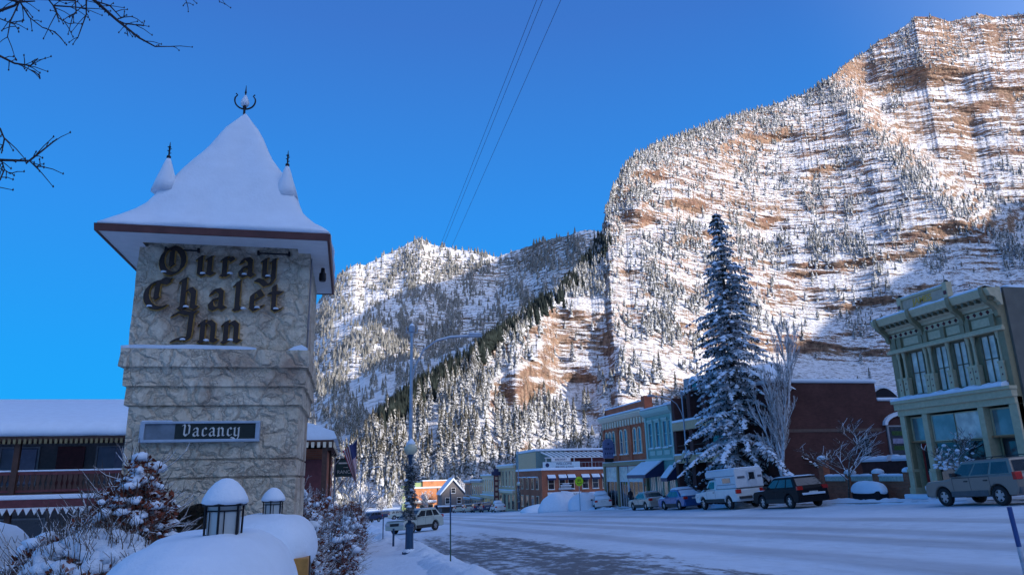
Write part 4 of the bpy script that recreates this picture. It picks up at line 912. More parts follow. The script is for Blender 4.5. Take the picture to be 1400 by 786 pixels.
def barrel(x0,x1,zb,label):
    cx=(x0+x1)/2; r=(x1-x0)/2; k=14
    P=[(cx+r*math.cos(math.pi*i/k),zb+1.25*r*math.sin(math.pi*i/k)) for i in range(k+1)]
    w=BR.part('arched_window',DKWD,MB().poly(P,'y',-.05,.9)); BR.part('pane',GLD,MB().poly([(cx+(a-cx)*.86,zb+.05+(b-zb)*.86) for a,b in P],'y',-.08,-.055),parent=w)
    Q=[(cx+(a-cx)*1.22,zb+(b-zb)*1.25) for a,b in P]; rr=[]
    m=MB(); m.loft([[(a,-.2,b) for a,b in Q]+[(a,-.2,b) for a,b in P[::-1]],[(a,5,b+.4) for a,b in Q]+[(a,5,b+.4) for a,b in P[::-1]]]); BR.part('arch_snow',SNOW,m,parent=w,fixn=True,smooth=False)
barrel(3.65,5.2,8.3,''); barrel(6.7,8.9,7.9,'')
w=BR.part('south_window',DKWD,MB().box(L,L+.08,6.3,7.2,1.9,3.9)); BR.part('pane',GLD,MB().box(L+.08,L+.1,6.38,7.12,1.98,3.82),parent=w)
# lower wing with the round-headed window
w=BR.part('wing_window',GRYP,MB().box(L,L+.10,8.7,12.6,2.3,4.6)); BR.part('pane',GLD,MB().box(L+.10,L+.12,8.85,12.45,2.45,4.5),parent=w)
m=MB()
BR.part('poster_strip',plain('grey_lilac_poster',(.25,.25,.36),.6,var=.3,scale=5),MB().box(L+.122,L+.13,9.0,11.2,3.35,3.7),parent=w); BR.part('plants',plain('green_leaves',(.03,.08,.02),.8,var=.5,scale=6),MB().box(L+.122,L+.135,9.0,12.3,2.9,3.2).box(L+.122,L+.135,9.0,10.6,3.9,4.2),parent=w)
k=12; P=[(10.6+1.9*math.cos(math.pi*i/k),4.62+.75*math.sin(math.pi*i/k)) for i in range(k+1)]; Q=[(10.6+2.15*math.cos(math.pi*i/k),4.62+1.0*math.sin(math.pi*i/k)) for i in range(k+1)]
m=MB()
for i in range(k): m.add([(L+.25,*P[i]),(L+.25,*P[i+1]),(L+.25,*Q[i+1]),(L+.25,*Q[i]),(L,*P[i]),(L,*P[i+1]),(L,*Q[i+1]),(L,*Q[i])],[(0,1,2,3),(3,2,6,7),(1,0,4,5),(4,7,6,5)])
BR.part('arch_hood_snow',SNOW,m)
w=BR.part('wing_skylight',IRON,MB().poly([(8.9+2.6*i/10+0,6.5+.9*math.sin(math.pi*i/10)) for i in range(11)],'x',L-1.5,L-1.4)); BR.part('snow',SNOW,MB().poly([(8.8+2.8*i/10,6.62+1.0*math.sin(math.pi*i/10)) for i in range(11)],'x',L-1.9,L-1.52),parent=w)
# ---- mint green shop
G=Bld('shop_building','narrow mint green two-storey shop between red brick hall and brown building','shop building',XF,65.9,-1.5,R(-90))
G.part('wall',MINT,MB().box(0,6.2,0,14,-3,7.2)); G.part('cornice',MINTL,MB().poly([(0,6.95),(-.15,7.0),(-.4,7.2),(-.5,7.45),(-.5,7.55),(.3,7.6)],'x',-.15,6.3),fixn=True)
G.part('cornice_snow',SNOW,MB().box(-.1,6.3,-.5,.4,7.6,7.75),bevel=.06); G.part('roof_snow',SNOW,MB().box(.1,6.1,.4,14,7.2,7.5),bevel=.1)
G.part('parapet',BMID,MB().box(0,6.2,2.0,2.5,7.2,8.2)); G.part('parapet_snow',SNOW,MB().box(0,6.2,1.95,2.55,8.2,8.4),bevel=.06)
for a in (.9,2.55,4.2): G.window(a,a+.75,4.1,6.3,frame=MINTL,glass=GLB,nx=1,nz=2,fw=.14,proud=.12)
m=MB()
for a in (.7,2.35,4.0): m.box(a,a+1.15,-.05,0,3.35,3.75).box(a-.02,a+1.2,-.2,0,6.45,6.62)
G.part('panel',MINTL,m); G.part('string_course',MINTL,MB().box(-.05,6.25,-.25,0,2.85,3.05)); G.part('corner_pilaster',MINTL,MB().box(0,.3,-.12,0,3.05,6.95).box(5.9,6.2,-.12,0,3.05,6.95))
G.window(5.3,5.75,4.1,6.3,frame=MINTL,glass=GLB,nz=2,fw=.06); 
for a,b in ((.3,1.5),(1.8,3.1),(4.6,5.8)): G.window(a,b,-.7,1.9,frame=MINTL,glass=GLG,nx=3,nz=1,fw=.08,sill=False)
G.door(3.4,4.3,-1.45,1.2,mat=CREAM)
def awning(B,x0,x1,zt,zb,out,lab=None):
    f=B.part('awning',NAVY,MB().add([(x0,0,zt),(x1,0,zt),(x1,-out,zb),(x0,-out,zb),(x0,0,zb-.1),(x1,0,zb-.1),(x1,-out,zb-.28),(x0,-out,zb-.28)],[(0,1,2,3),(0,3,7,4),(1,5,6,2),(3,2,6,7)]),label=lab)
    B.part('snow',SNOW,MB().loft([[(x,-.02,zt+.02),(x,-.05,zt+.12),(x,-out*.5,(zt+zb)/2+.14+.03*rnd.random()),(x,-out+.02,zb+.12),(x,-out-.02,zb+.02)] for x in [x0+(x1-x0)*i/8 for i in range(9)]],closed=True),parent=f,fixn=True)
awning(G,-.9,3.6,2.85,1.6,1.9); awning(G,4.9,6.2,2.3,1.3,1.0)
# ---- red brick hall
D=Bld('brick_hall','two-storey red brick hall with round-headed windows and white bracketed cornice','brick building',XF,78,-1.9,R(-90))
D.part('wall',BRED,MB().box(0,12.08,0,16,-3,7.5).box(0,12.08,.25,.6,7.5,8.7).box(0,.35,.25,16,7.5,8.7)); D.part('chimney',BRED,MB().box(11.5,12.3,-.05,.8,7.5,9.1),bevel=.02)
D.part('cornice',CREAM,MB().poly([(0,7.2),(-.3,7.3),(-.55,7.6),(-.55,7.75),(0,7.8)],'x',-.3,12.1),fixn=True); D.part('cornice_snow',SNOW,MB().box(-.25,12.1,-.55,.25,7.8,7.98),bevel=.07)
D.part('parapet_snow',SNOW,MB().box(0,11.5,.2,.65,8.7,8.85),bevel=.05); D.part('roof_snow',SNOW,MB().box(.4,12,.7,15.9,7.5,7.85),bevel=.1)
m=MB()
for k in range(16): x=.3+k*.77; m.poly([(x-.2,7.2),(x-.2,6.7),(x-.1,6.55),(x+.1,6.55),(x+.2,6.7),(x+.2,7.2)],'y',-.14,0)
D.part('corbel',CREAM,m)
for x in (.0,4.35,8.0,11.6): D.part('pilaster',BRED,MB().box(x,x+.45,-.14,0,3.0,6.5),bevel=.01)
for x in (.75,1.85,2.95,5.25,6.5,9.0,10.25): D.window(x,x+.65,3.8,6.15,frame=CREAM,glass=GLB,nx=1,nz=2,arch=True,fw=.11,proud=.1)
D.part('fascia_board',OLIVE,MB().box(0,12,-.3,0,2.55,2.95)); D.part('fascia_snow',SNOW,MB().box(0,12,-.3,0,2.953,3.03),bevel=.02)
for a,b in ((.4,3.8),(4.5,6.6),(7.0,10.6)): D.window(a,b,1.15,2.4,frame=WHP,glass=GLC,nx=5,nz=1,sill=False,fw=.08); D.window(a,b,-1.5,.95,frame=WHP,glass=GLD,nx=3,nz=1,sill=False,fw=.1)
D.door(10.9,11.7,-1.5,.7,mat=MAR); D.part('corner_post',OLIVE,MB().box(-.1,.3,-.25,0,-3,2.55).box(4.0,4.35,-.25,0,-3,2.55).box(11.75,12.05,-.25,0,-3,2.55))
# hanging sign on the hall
BS=thing('hanging_sign','blue round-topped hanging sign on the red brick hall facade','sign',(27.95,74.9,3.4))
P=[(-1.25,0),(.0,0)]+[(-.625+.625*math.cos(math.pi*i/12),1.45+.62*math.sin(math.pi*i/12)) for i in range(13)]
MB().poly(P,'y',-.06,.06).build('board',plain('dusty_blue_board',(.13,.17,.32),.6,var=.2),BS,fixn=True); MB().box(-1.1,-.1,-.07,.07,-.42,-.04).build('lower_panel',BLK,BS)
m=MB(); m.lathe([(0,0),(.16,0)],8,(0,0,0),caps=False)
m=MB()
for k in range(5): a=math.pi/2+k*2*math.pi/5; m.add([(-.62,-.072,1.5),(-.62+.07*math.cos(a-.6),-.072,1.5+.07*math.sin(a-.6)),(-.62+.2*math.cos(a),-.072,1.5+.2*math.sin(a)),(-.62+.07*math.cos(a+.6),-.072,1.5+.07*math.sin(a+.6))],[(0,1,2,3)])
for row,n_ in ((1.0,5),(.5,4)):
    for k in range(n_): x=-1.0+.76*k/(n_-1); m.box(x-.05,x+.05,-.08,-.062,row-.1,row+.1)
m.build('emblem',NAVY,BS); MB().box(-1.3,.05,-.02,.02,2.1,2.14).build('bracket',IRON,BS)
# ---- rooftop patio restaurant (across the side street)
RY=106.; Q=Bld('restaurant_building','brick restaurant with rooftop patio, pergola and row of snowy window awnings','restaurant',28,RY,-3.3,0)
Q.part('wall',BMID,MB().box(0,13,0,17,-5,2.5)); Q.part('parapet_snow',SNOW,MB().box(-.1,13,-.15,.4,2.5,2.85).box(-.12,.4,.4,17,2.5,2.85),bevel=.06)
Q.part('rear_storey',plain('teal_green_render',(.13,.22,.22),.8),MB().box(-.0,4.5,3,17,2.5,5.4)); Q.part('rear_storey',TAN,MB().box(-.05,0,3.2,15,2.5,5.3)); Q.part('rear_roof_snow',SNOW,MB().box(-.2,13,2.8,16,5.4,5.75),bevel=.1)
Q.part('patio_wall',MAR,MB().box(4.5,13,4.5,16,2.5,5.4))
m=MB()
for k in range(13): x=1.6+k*.75; m.add([(x,0.2,4.35),(x+.28,0.2,4.35),(x-.6,3,5.15),(x-.88,3,5.15),(x,0.2,4.5),(x+.28,0.2,4.5),(x-.6,3,5.3),(x-.88,3,5.3)],[(0,3,2,1),(4,5,6,7),(0,1,5,4),(1,2,6,5),(2,3,7,6),(3,0,4,7)])
pg=Q.part('pergola',WHP,MB().box(.6,11,.15,.25,4.25,4.38)); Q.part('rafters',WHP,m,parent=pg); 
for x in (.8,3.5,5.2,8.0,10.6): Q.part('post',WHP,MB().box(x-.05,x+.05,.15,.25,2.8,4.3),parent=pg)
m=MB(); m.box(.3,13,-.02,.02,3.55,3.62)
for k in range(24): x=.4+k*.54; m.box(x-.02,x+.02,-.02,.02,2.8,3.55)
Q.part('railing',GRYP,m)
def board(B,x0,x1,z0,z1,y,mat,txts,tm,name='banner'):
    b=B.part(name,mat,MB().box(x0,x1,y-.05,y,z0,z1))
    for s_,sz,zc,xc in txts: text(s_,sz,tm,(xc,y-.06,zc),(R(90),0,0),b)
    return b
board(Q,1.6,4.6,3.75,4.3,.1,WHP,[('BREWERY',.42,4.03,3.1)],NAVY); bb=board(Q,.2,6.0,2.75,3.7,-.05,plain('pale_blue_banner',(.50,.62,.68),.6,var=.1),[('WELCOME',.52,3.42,3.5),('BREWERY & FOOD',.34,2.95,3.6)],NAVY); Q.part('banner_emblem',NAVY,MB().poly([(.9+.3*math.cos(k*.7),3.25+.32*math.sin(k*.7)) for k in range(9)],'y',-.12,-.101),parent=bb)
for x in (1.0,2.7,4.1,6.3,7.9,9.5,11.1): 
    Q.window(x,x+.85,-.2,1.35,frame=CREAM,glass=GLD,nz=2); awning(Q,x-.15,x+1.05,1.75,1.35,.55)
board(Q,.8,6.0,-1.55,-.65,-.1,WHP,[('FAMOUS BREWERY',.55,-1.1,3.4)],NAVY,name='sign_board')
Q.window(1.0,5.6,-3.1,-1.9,frame=BMID,glass=GLB,nx=2,nz=1); Q.window(7.5,11.5,-3.1,-1.9,frame=BMID,glass=GLD,nx=3,nz=1)
for yy in (2.0,5.0,8.5,12): 
    for z0,z1 in ((-.2,1.35),(-3.0,-1.3)):
        m=MB(); m.box(-.08,-.0,yy-.1,yy+1.3,z0-.1,z1+.1); w=Q.part('west_window',CREAM,m); Q.part('pane',GLD,MB().box(-.1,-.082,yy,yy+1.2,z0,z1),parent=w)
    f=Q.part('west_awning',SNOW,MB().box(-.6,-.1,yy-.2,yy+1.4,1.5,1.65))
BA=thing('shop_canopy','white pavilion shaped sign on the restaurant south wall','sign',(31.6,105.8,-.35)); MB().box(-1.1,1.1,-.2,.1,0,.15).box(-.8,.8,-.2,.1,.25,.6).box(-.5,.5,-.2,.1,.7,.85).build('board',GRYP,BA); MB().box(-1.15,1.15,-.25,.1,.15,.22).box(-.85,.85,-.25,.1,.6,.68).box(-.55,.55,-.25,.1,.85,.93).build('snow',SNOW,BA)
# ---- farther row
def shopf(label,y0,y1,zt,wallm,trim,seed,storeys=2,zb=None,snowroof=True,name='shop_building'):
    b=Bld(name,label,'shop building',XF,y1,zb if zb is not None else float(gz(28,y1)),R(-90)); w=y1-y0; g0=b.base; r=random.Random(seed)
    b.part('wall',wallm,MB().box(0.01,w-.01,0,14,g0-2,zt)); b.part('cornice',trim,MB().box(-.1,w+.05,-.4,0,zt-.35,zt)); b.part('roof_snow',SNOW,MB().box(-.1,w+.05,-.42,14,zt+.002,zt+.3),bevel=.08)
    hs=(zt-g0)/storeys
    for s_ in range(1,storeys):
        n=max(2,int(w/2.4))
        for k in range(n): x=(k+.5)*w/n; b.window(x-.45,x+.45,g0+hs*s_+.5,g0+hs*(s_+1)-.9,frame=trim,glass=GLD,nz=2)
    b.part('fascia',trim,MB().box(0,w,-.5,0,g0+hs-.6,g0+hs-.2)); b.part('fascia_snow',SNOW,MB().box(0,w,-.55,0,g0+hs-.198,g0+hs-.05))
    n=max(2,int(w/3))
    for k in range(n): x=(k+.5)*w/n; b.window(x-1.0,x+1.0,g0+.7,g0+hs-.9,frame=trim,glass=GLD,nx=2,nz=1,sill=False)
    return b
shopf('tan shop with flat snowy roof just beyond the patio restaurant',124,138,3.6,TAN,CREAM,1)
shopf('cream two-storey shop with pale cornice behind the tall dark sign',138,156,2.0,CREAM,SAGE,2)
shopf('brown shop with orange brick end farther up the row',156,170,1.0,TAN,GRYP,3)
shopf('small orange brick shop next to the grey gabled house',170,180,.8,BORG,GRYP,4)
H=Bld('gabled_house','grey gabled house with steep snowy roof at the far end of the row','house',23.5,190,-6.4,0)
H.part('wall',plain('shade_grey_boards',(.13,.12,.12),.8),MB().box(0,6,0,8,-8.5,-2.3).poly([(0,-2.3),(6,-2.3),(3,1.2)],'y',0,8)); H.part('roof_snow',SNOW,MB().poly([(-.4,-2.5),(3,1.25),(6.4,-2.5),(6.4,-2.1),(3,1.8),(-.4,-2.1)],'y',-.4,8.4),fixn=True); H.window(1,2,-4.6,-3.2,frame=WHP); H.window(4,5,-4.6,-3.2,frame=WHP); H.window(2.5,3.5,-2,-.8,frame=WHP); H.part('porch',DKWD,MB().box(-1,7,-2,0,-5.6,-5.3)); H.part('porch_snow',SNOW,MB().box(-1.1,7.1,-2.1,0,-5.3,-5.0))  # wall boards coloured darker to stand for shade on the gable
O=Bld('brick_block','long orange brick block catching the sun at the end of the street','brick building',16.9,215,-7.6,0)
O.part('wall',BORG,MB().box(0,14.5,0,10,-10,-1.0).box(4.5,12.5,3,10,-1.0,1.0)); O.part('roof_snow',SNOW,MB().box(-.2,14.6,-.2,10,-.98,-.6).box(4.4,12.6,2.9,10,1.0,1.25)); O.part('green_panel',plain('faded_green_paint',(.28,.36,.16),.7),MB().box(-1.6,0,.5,8,-10,-.2).box(0,4.4,3.5,9,-.6,.6))
O.part('downpipe',DKWD,MB().box(8.4,8.7,-.12,0,-10,-1)); O.part('canopy',GRYP,MB().box(1.5,8,-1.8,0,-5.0,-4.6)); O.part('canopy_snow',SNOW,MB().box(1.5,8,-1.8,0,-4.6,-4.3))
for x in (1.0,3.4,5.8,9.5,11.8): O.window(x,x+1.4,-8.0,-5.6,frame=CREAM,glass=GLD,sill=False)
# tall dark vertical sign
VSg=thing('vertical_sign','tall dark projecting sign with stacked red letters above the cream shops','sign',(27.9,136,-4))
MB().box(-1.3,-.35,-.15,.15,.6,6.4).build('sign_body',MAR,VSg,bevel=.05); MB().box(-1.7,.0,-.18,.18,6.0,6.7).box(-1.25,-.4,-.16,.16,6.7,7.2).build('crown_panel',NAVY,VSg); MB().box(-1.6,.0,-.2,.2,.0,.6).build('foot_panel',GRYP,VSg); MB().box(-.35,.0,-.03,.03,1,1.1).box(-.35,0,-.03,.03,5,5.1).build('bracket',IRON,VSg)
m=MB()
for k in range(5): m.box(-1.05,-.6,-.19,-.152,1.4+k*.95,1.95+k*.95)
m.build('letter_blocks',SALM,VSg)
# ================================================================== MOTEL (left)
MT=Bld('motel','long dark timber motel with deep snowy roof and carved balcony behind the tower','motel',-22,36,-2.6,0)
MT.part('wall',plain('grey_stucco',(.16,.15,.15),.8),MB().box(0,18.6,1.7,12,-4,4.0))
m=MB(); n=48; L=19.4
rings=[]
for i in range(n+1):
    x=-.6+L*i/n; w=.05*pn(x*.7,.2,.3)+.04*pn(x*2.3,.2,.8)
    rings.append([(x,-.75,3.92),(x,-.98,4.02+w),(x,-.9,4.3+w),(x,-.4,4.62+w),(x,2,5.15+w*.5),(x,6.5,6.3),(x,12,4.6),(x,12,4.1)])
m.loft(rings); MT.part('roof_snow',SNOW,m,smooth=True,fixn=True)
MT.part('roof',DKWD,MB().box(-.6,18.8,-.8,12,3.75,3.9)); m=MB()
for k in range(96): x=-.5+k*.2; m.box(x,x+.1,-.86,-.80,3.62,3.82)
MT.part('eave_trim',plain('yellowed_trim',(.22,.17,.08),.7,var=.3),m); MT.part('eave_lights',DKWD,MB().box(-.6,18.8,-.84,-.8,3.82,3.92))
MT.part('balcony_floor',DKWD,MB().box(-.3,18.7,-.5,1.7,1.35,1.55)); MT.part('balcony_snow',SNOW,MB().box(-.3,18.7,-.95,-.45,1.3,1.5),bevel=.05)
rl=MT.part('balcony_rail',MAR,MB().box(-.3,18.7,-.46,-.38,2.32,2.46).box(-.3,18.7,-.46,-.38,1.6,1.7)); m=MB()
for k in range(90): x=-.2+k*.21; m.poly([(x,1.7),(x+.17,1.7),(x+.17,1.82),(x+.12,1.95),(x+.17,2.1),(x+.17,2.32),(x,2.32),(x,2.1),(x+.05,1.95),(x,1.82)],'y',-.44,-.41)
MT.part('carved_boards',DKWD,m,parent=rl); MT.part('rail_snow',SNOW,MB().box(-.3,18.7,-.48,-.36,2.463,2.53),parent=rl,bevel=.02)
for x in (2.5,8.0,13.0,17.1): MT.part('post',DKWD,MB().box(x-.11,x+.11,-.6,-.4,-4,3.75))
for k,x in enumerate((.6,4.6,8.6,12.4,16.2)):
    MT.part('door',MAR,MB().box(x+.2,x+1.35,1.63,1.69,1.55,3.6)); 
    w=MT.window(x+1.9,x+3.4,1.9,3.55,y=1.7,frame=GRYP,glass=GLB,nx=1,nz=1,sill=False); MT.part('curtain',plain('pale_curtain',(.30,.31,.42),.8) if k==0 else MATS['pale_curtain'],MB().box(x+2.65,x+3.35,1.62,1.66,1.95,3.5),parent=w)
MT.part('lower_fascia',MAR,MB().box(-.3,18.7,-.95,-.85,.85,1.3)); m=MB()
for k in range(62): x=-.3+k*.3; m.add([(x,-.97,.98),(x+.3,-.97,.98),(x+.15,-.97,.68),(x,-.95,.98),(x+.3,-.95,.98),(x+.15,-.95,.68)],[(0,2,1),(3,4,5),(0,3,5,2),(1,2,5,4)])
MT.part('zigzag_trim',WHP,m); MT.part('canopy_under',DKWD,MB().box(-.3,18.7,-.85,1.7,1.0,1.3))
for x in (1.5,6,10.5,15): MT.window(x,x+2.6,-1.8,.4,y=1.7,frame=GRYP,glass=GLD,nx=2,nz=1,sill=False)
m=MB(); m.box(15.9,18.3,-.62,-.5,1.62,2.30); pb=MT.part('notice_board',NAVY,m); text('WI',.62,WHP,(17.6,-.64,1.98),(R(90),0,0),pb)
# street wing of the motel right of the tower
WG=Bld('motel_wing','low brick lodge wing with thick roof snow and dotted eave trim right of the tower','lodge',-6.6,29,-1.6,0)
WG.part('wall',BMID,MB().box(0,5.7,.8,14,-3,3.0)); m=MB(); rings=[]
for i in range(15): y=-.4+15*i/14; w=.06*pn(y,.2,.9); rings.append([(5.9,y,3.28),(6.12,y,3.36+w),(6.0,y,3.62+w),(5.2,y,3.9+w),(3.1,y,4.4),(-.6,y,3.5),(-.6,y,3.28)])
WG.part('roof_snow',SNOW,MB().loft(rings),smooth=False,fixn=True); WG.part('roof',DKWD,MB().box(-.5,6.0,-.5,14.6,3.12,3.28)); m=MB()
for k in range(30): x=-.4+k*.215; m.box(x,x+.11,-.55,-.5,3.0,3.2)
for k in range(66): y=-.4+k*.22; m.box(6.0,6.05,y,y+.11,3.0,3.2)
WG.part('eave_trim',CREAM,m); WG.part('corner_post',DKWD,MB().box(5.6,5.78,-.4,-.2,-3,3.12).box(5.6,5.78,6,6.2,-3,3.12)); WG.part('red_panel',MAR,MB().box(2,5.6,.7,.8,1.2,2.6))
WG.window(1.0,2.6,-.2,1.6,y=.8,frame=DKWD); m=MB()
for k in range(7): m.box(-.0,5.7,-.3+k*.0,-.0,-1.9+k*.28,-1.7+k*.28) if False else None
# stone steps by the gate pillar
ST=thing('stone_steps','short stack of grey flagstone steps right of the snow capped gate pillar','steps',(-.2,12,-.95))
for k in range(8): sp(ST,'step_stone',STONE,MB().box(-.62+.015*(k%3),-.22+.03*((k*7)%3),11.0,13.2-.05*k,-1.1+k*.165,-.945+k*.165-.012+.01),bevel=.012)
# ================================================================== VEHICLES
def paint(name,col,metal=.35,rough=.38): 
    m=plain(name,col,rough,metal,.06,2); b=m.node_tree.nodes['Principled BSDF']; b.inputs['Coat Weight'].default_value=.35; b.inputs['Coat Roughness'].default_value=.15; return m
TYRE=plain('tyre_rubber',(.018,.018,.02),.85,scale=20,bmp=.2); RIM=plain('alloy_rim',(.42,.42,.43),.35,metal=.6); PLAS=plain('black_plastic',(.025,.025,.027),.65); CHR=plain('chrome',(.55,.55,.56),.25,metal=.8)
TAIL=plain('tail_lamp_red',(.45,.02,.015),.2); HEAD=plain('head_lamp_clear',(.55,.56,.58),.15); AMB=plain('amber_lens',(.6,.2,.02),.2); PLATE=plain('number_plate',(.55,.56,.55),.5); CGL=glass_mat('car_glass',(.022,.028,.035),.05,.4,1.5)
SLNZ=Vector((-.052,.043,1)).normalized()
def pose(e,x,y,h,dz=0):
    """stand thing e on the sloping street, its +x axis along h"""
    h=Vector((h[0],h[1],0)).normalized(); z=SLNZ; f=(h-z*h.dot(z)).normalized(); l=z.cross(f); M_=Matrix((f,l,z)).transposed(); e.rotation_euler=M_.to_euler(); e.location=(x,y,float(gz(x,y))+.03+dz)
def xz(pts,z): pass
def car(name,label,cat,col,p,group='cars parked along the street',snow=.0,two=None,rack=False,lowres=False,rimm=None):
    t=thing(name,label,cat,(0,0,0),0,group)
    L,Wd,H,wb,wr,belt,hood=p['L'],p['W'],p['H'],p['wb'],p['wr'],p['belt'],p['hood']; w=Wd/2; xr,xf=-L/2,L/2
    xo=p.get('wo',0); xwf,xwr=wb/2+xo,-wb/2+xo; zs=p.get('sill',.28); R_=wr+.07
    def arch(cx):
        r=[]; z0=max(zs,0); a0=math.asin(min(1,(z0-wr)/R_)) 
        for k in range(11):
            a=math.pi-a0-(math.pi-2*a0)*k/10; r.append((cx+R_*math.cos(a),wr+R_*math.sin(a)))
        return r
    poly=[(xr+.02,zs+.12),(xr+.12,zs)]+arch(xwr)+arch(xwf)+[(xf-.14,zs),(xf-.01,zs+.14),(xf,hood*.62),(xf-.06,hood*.86),(xf-.22,hood*.97)]
    poly+=[(p['cowl']+.35,hood+.02),(p['cowl'],hood+.06),(p['cowl']-.1,belt),(p['tailx'],belt),(xr+.05,p.get('deck',belt)),(xr-.0,p.get('deck',belt)-.12),(xr-.03,.62)]
    body=MB().poly(poly,'y',-w,w).build('body',col,t,bevel=.055,fixn=True)
    # greenhouse
    xb0,xb1,xt0,xt1=p['g']; wt=w*p.get('tum',.80); wbm=w*.965; zb=belt-.02
    def G_(s,inset=0): return None
    ring0=[(xb0,-wbm,zb),(xb1,-wbm,zb),(xb1,wbm,zb),(xb0,wbm,zb)]
    mz=(zb*.5+H*.5); lerp=lambda a,b,k:a+(b-a)*k
    ring1=[(xt0,-wt,H-.05),(xt1,-wt,H-.05),(xt1,wt,H-.05),(xt0,wt,H-.05)]
    ring2=[(xt0+.1,-wt*.88,H),(xt1-.14,-wt*.88,H),(xt1-.14,wt*.88,H),(xt0+.1,wt*.88,H)]
    MB().loft([ring0,ring1,ring2]).build('cabin',col,t,bevel=.035,fixn=True)
    def side(s,xa,xb,ka=.12,kb=.86):
        # window between floor-plan fractions xa..xb given in x at belt; slanted with the pillars
        def P(x,k):
            f=(x-xb0)/(xb1-xb0); xx=lerp(lerp(xb0,xb1,f),lerp(xt0,xt1,f),k); yy=lerp(wbm,wt,k)+.008; return (xx,s*yy,lerp(zb,H-.05,k))
        return [P(xa,ka),P(xb,ka),P(xb,kb),P(xa,kb)]
    for s in (-1,1):
        cuts=p['win']
        for a,b in cuts:
            q=side(s,a,b); q=q if s<0 else q[::-1]; MB().quad(*q).build('side_window',CGL,t)
    def endp(x0,x1,k0,k1,fr):
        o=.01 if x1<x0 or fr else -.01
        q=[]
        for k,sg in ((k0,-1),(k0,1),(k1,1),(k1,-1)):
            x=lerp(x0,x1,k)+(.012 if fr else -.012); q.append((x,sg*(lerp(wbm,wt,k)-.09),lerp(zb,H-.05,k)+.006))
        return q if fr else q[::-1]
    if p.get('wind',True): MB().quad(*endp(xb1,xt1,.08,.92,True)).build('windscreen',CGL,t)
    MB().quad(*endp(xb0,xt0,p.get('rg',.2),.88,False)).build('rear_window',CGL,t)
    # lower cladding, seams, handles
    cl=two or PLAS; m=MB()
    for s in (-1,1): m.box(xwr+R_+.02,xwf-R_-.02,s*(w-.01),s*(w+.022),zs+.01,zs+.22)
    m.build('side_cladding',cl,t)
    m=MB()
    for s in (-1,1):
        for x in p['seams']: m.box(x-.007,x+.007,s*(w-.01),s*(w+.004),zs+.24,belt-.05)
        m.box(p['seams'][-1],p['seams'][0],s*(w-.01),s*(w+.006),belt-.045,belt-.03)
    m.build('door_seams',PLAS,t)
    for s in (-1,1):
        for x in p['seams'][1:]: MB().box(x+.10,x+.26,s*(w-.01),s*(w+.035),belt-.2,belt-.155).build('door_handle',PLAS if not p.get('hcol') else col,t)
        MB().box(p['cowl']-.32,p['cowl']-.17,s*(w-.02),s*(w+.19),belt+.02,belt+.17).build('mirror',PLAS,t,bevel=.02)
    bp=two or col
    MB().box(xf-.12,xf+.04,-w*.94,w*.94,zs+.02,zs+.27).build('front_bumper',bp,t,bevel=.03); MB().box(xr-.09,xr+.1,-w*.95,w*.95,zs+.05,zs+.30).build('rear_bumper',bp,t,bevel=.03)
    MB().box(xf-.05,xf+.012,-w*.45,w*.45,hood*.60,hood*.80).build('grille',PLAS,t)
    for s in (-1,1):
        MB().box(xf-.14,xf+.015,s*w*.55,s*(w-.02),hood*.64,hood*.82).build('headlight',HEAD,t,bevel=.015)
        tz=p.get('tail',(.78,1.02)); MB().box(xr-.045,xr+.10,s*w*.66,s*(w+.012),tz[0],tz[1]).build('taillight',TAIL,t,bevel=.015)
    MB().box(xr-.06,xr-.03,-.26,.26,p.get('pz',.72),p.get('pz',.72)+.14).build('number_plate',PLATE,t)
    MB().box(xwr-R_-.02,xwf+R_+.02,-w+.16,w-.16,zs-.03,belt-.2).build('underbody',PLAS,t)
    for x in (xwr,xwf):
        for s in (-1,1):
            k=16; m=MB(); prof=[(wr*.62,.0),(wr*.9,-.01),(wr,.03),(wr,.17),(wr*.9,.205),(wr*.62,.2)]
            yy=s*(w-.205)
            vs=[];n=18
            for r,d in prof:
                for q in range(n): a=2*math.pi*q/n; vs.append((x+r*math.cos(a),yy+s*d,wr+r*math.sin(a)))
            fs=[(i*n+q,i*n+(q+1)%n,(i+1)*n+(q+1)%n,(i+1)*n+q) for i in range(len(prof)-1) for q in range(n)]
            wh=MB().add(vs,fs).build('wheel',TYRE,t,smooth=False,fixn=True)
            m=MB(); rr=wr*.64; yo=yy+s*.175
            m.add([(x+rr*math.cos(2*math.pi*q/n),yy+s*.12,wr+rr*math.sin(2*math.pi*q/n)) for q in range(n)],[tuple(range(n))]).build('hub_back',PLAS,wh)
            m=MB()
            for q in range(5):
                a=2*math.pi*q/5+.3; ca,sa=math.cos(a),math.sin(a); tw_=.05
                m.add([(x-sa*tw_,yo,wr+ca*tw_),(x+sa*tw_,yo,wr-ca*tw_),(x+ca*rr+sa*tw_*1.3,yo-s*.01,wr+sa*rr-ca*tw_*1.3),(x+ca*rr-sa*tw_*1.3,yo-s*.01,wr+sa*rr+ca*tw_*1.3)],[(0,1,2,3)])
            for q in range(n):
                a,b=2*math.pi*q/n,2*math.pi*(q+1)/n; m.add([(x+rr*math.cos(a),yo,wr+rr*math.sin(a)),(x+rr*math.cos(b),yo,wr+rr*math.sin(b)),(x+rr*.86*math.cos(b),yo,wr+rr*.86*math.sin(b)),(x+rr*.86*math.cos(a),yo,wr+rr*.86*math.sin(a))],[(0,1,2,3)])
            m.add([(x+.06*math.cos(2*math.pi*q/8),yo+s*.012,wr+.06*math.sin(2*math.pi*q/8)) for q in range(8)],[tuple(range(8))])
            m.build('rim',rimm or RIM,wh)
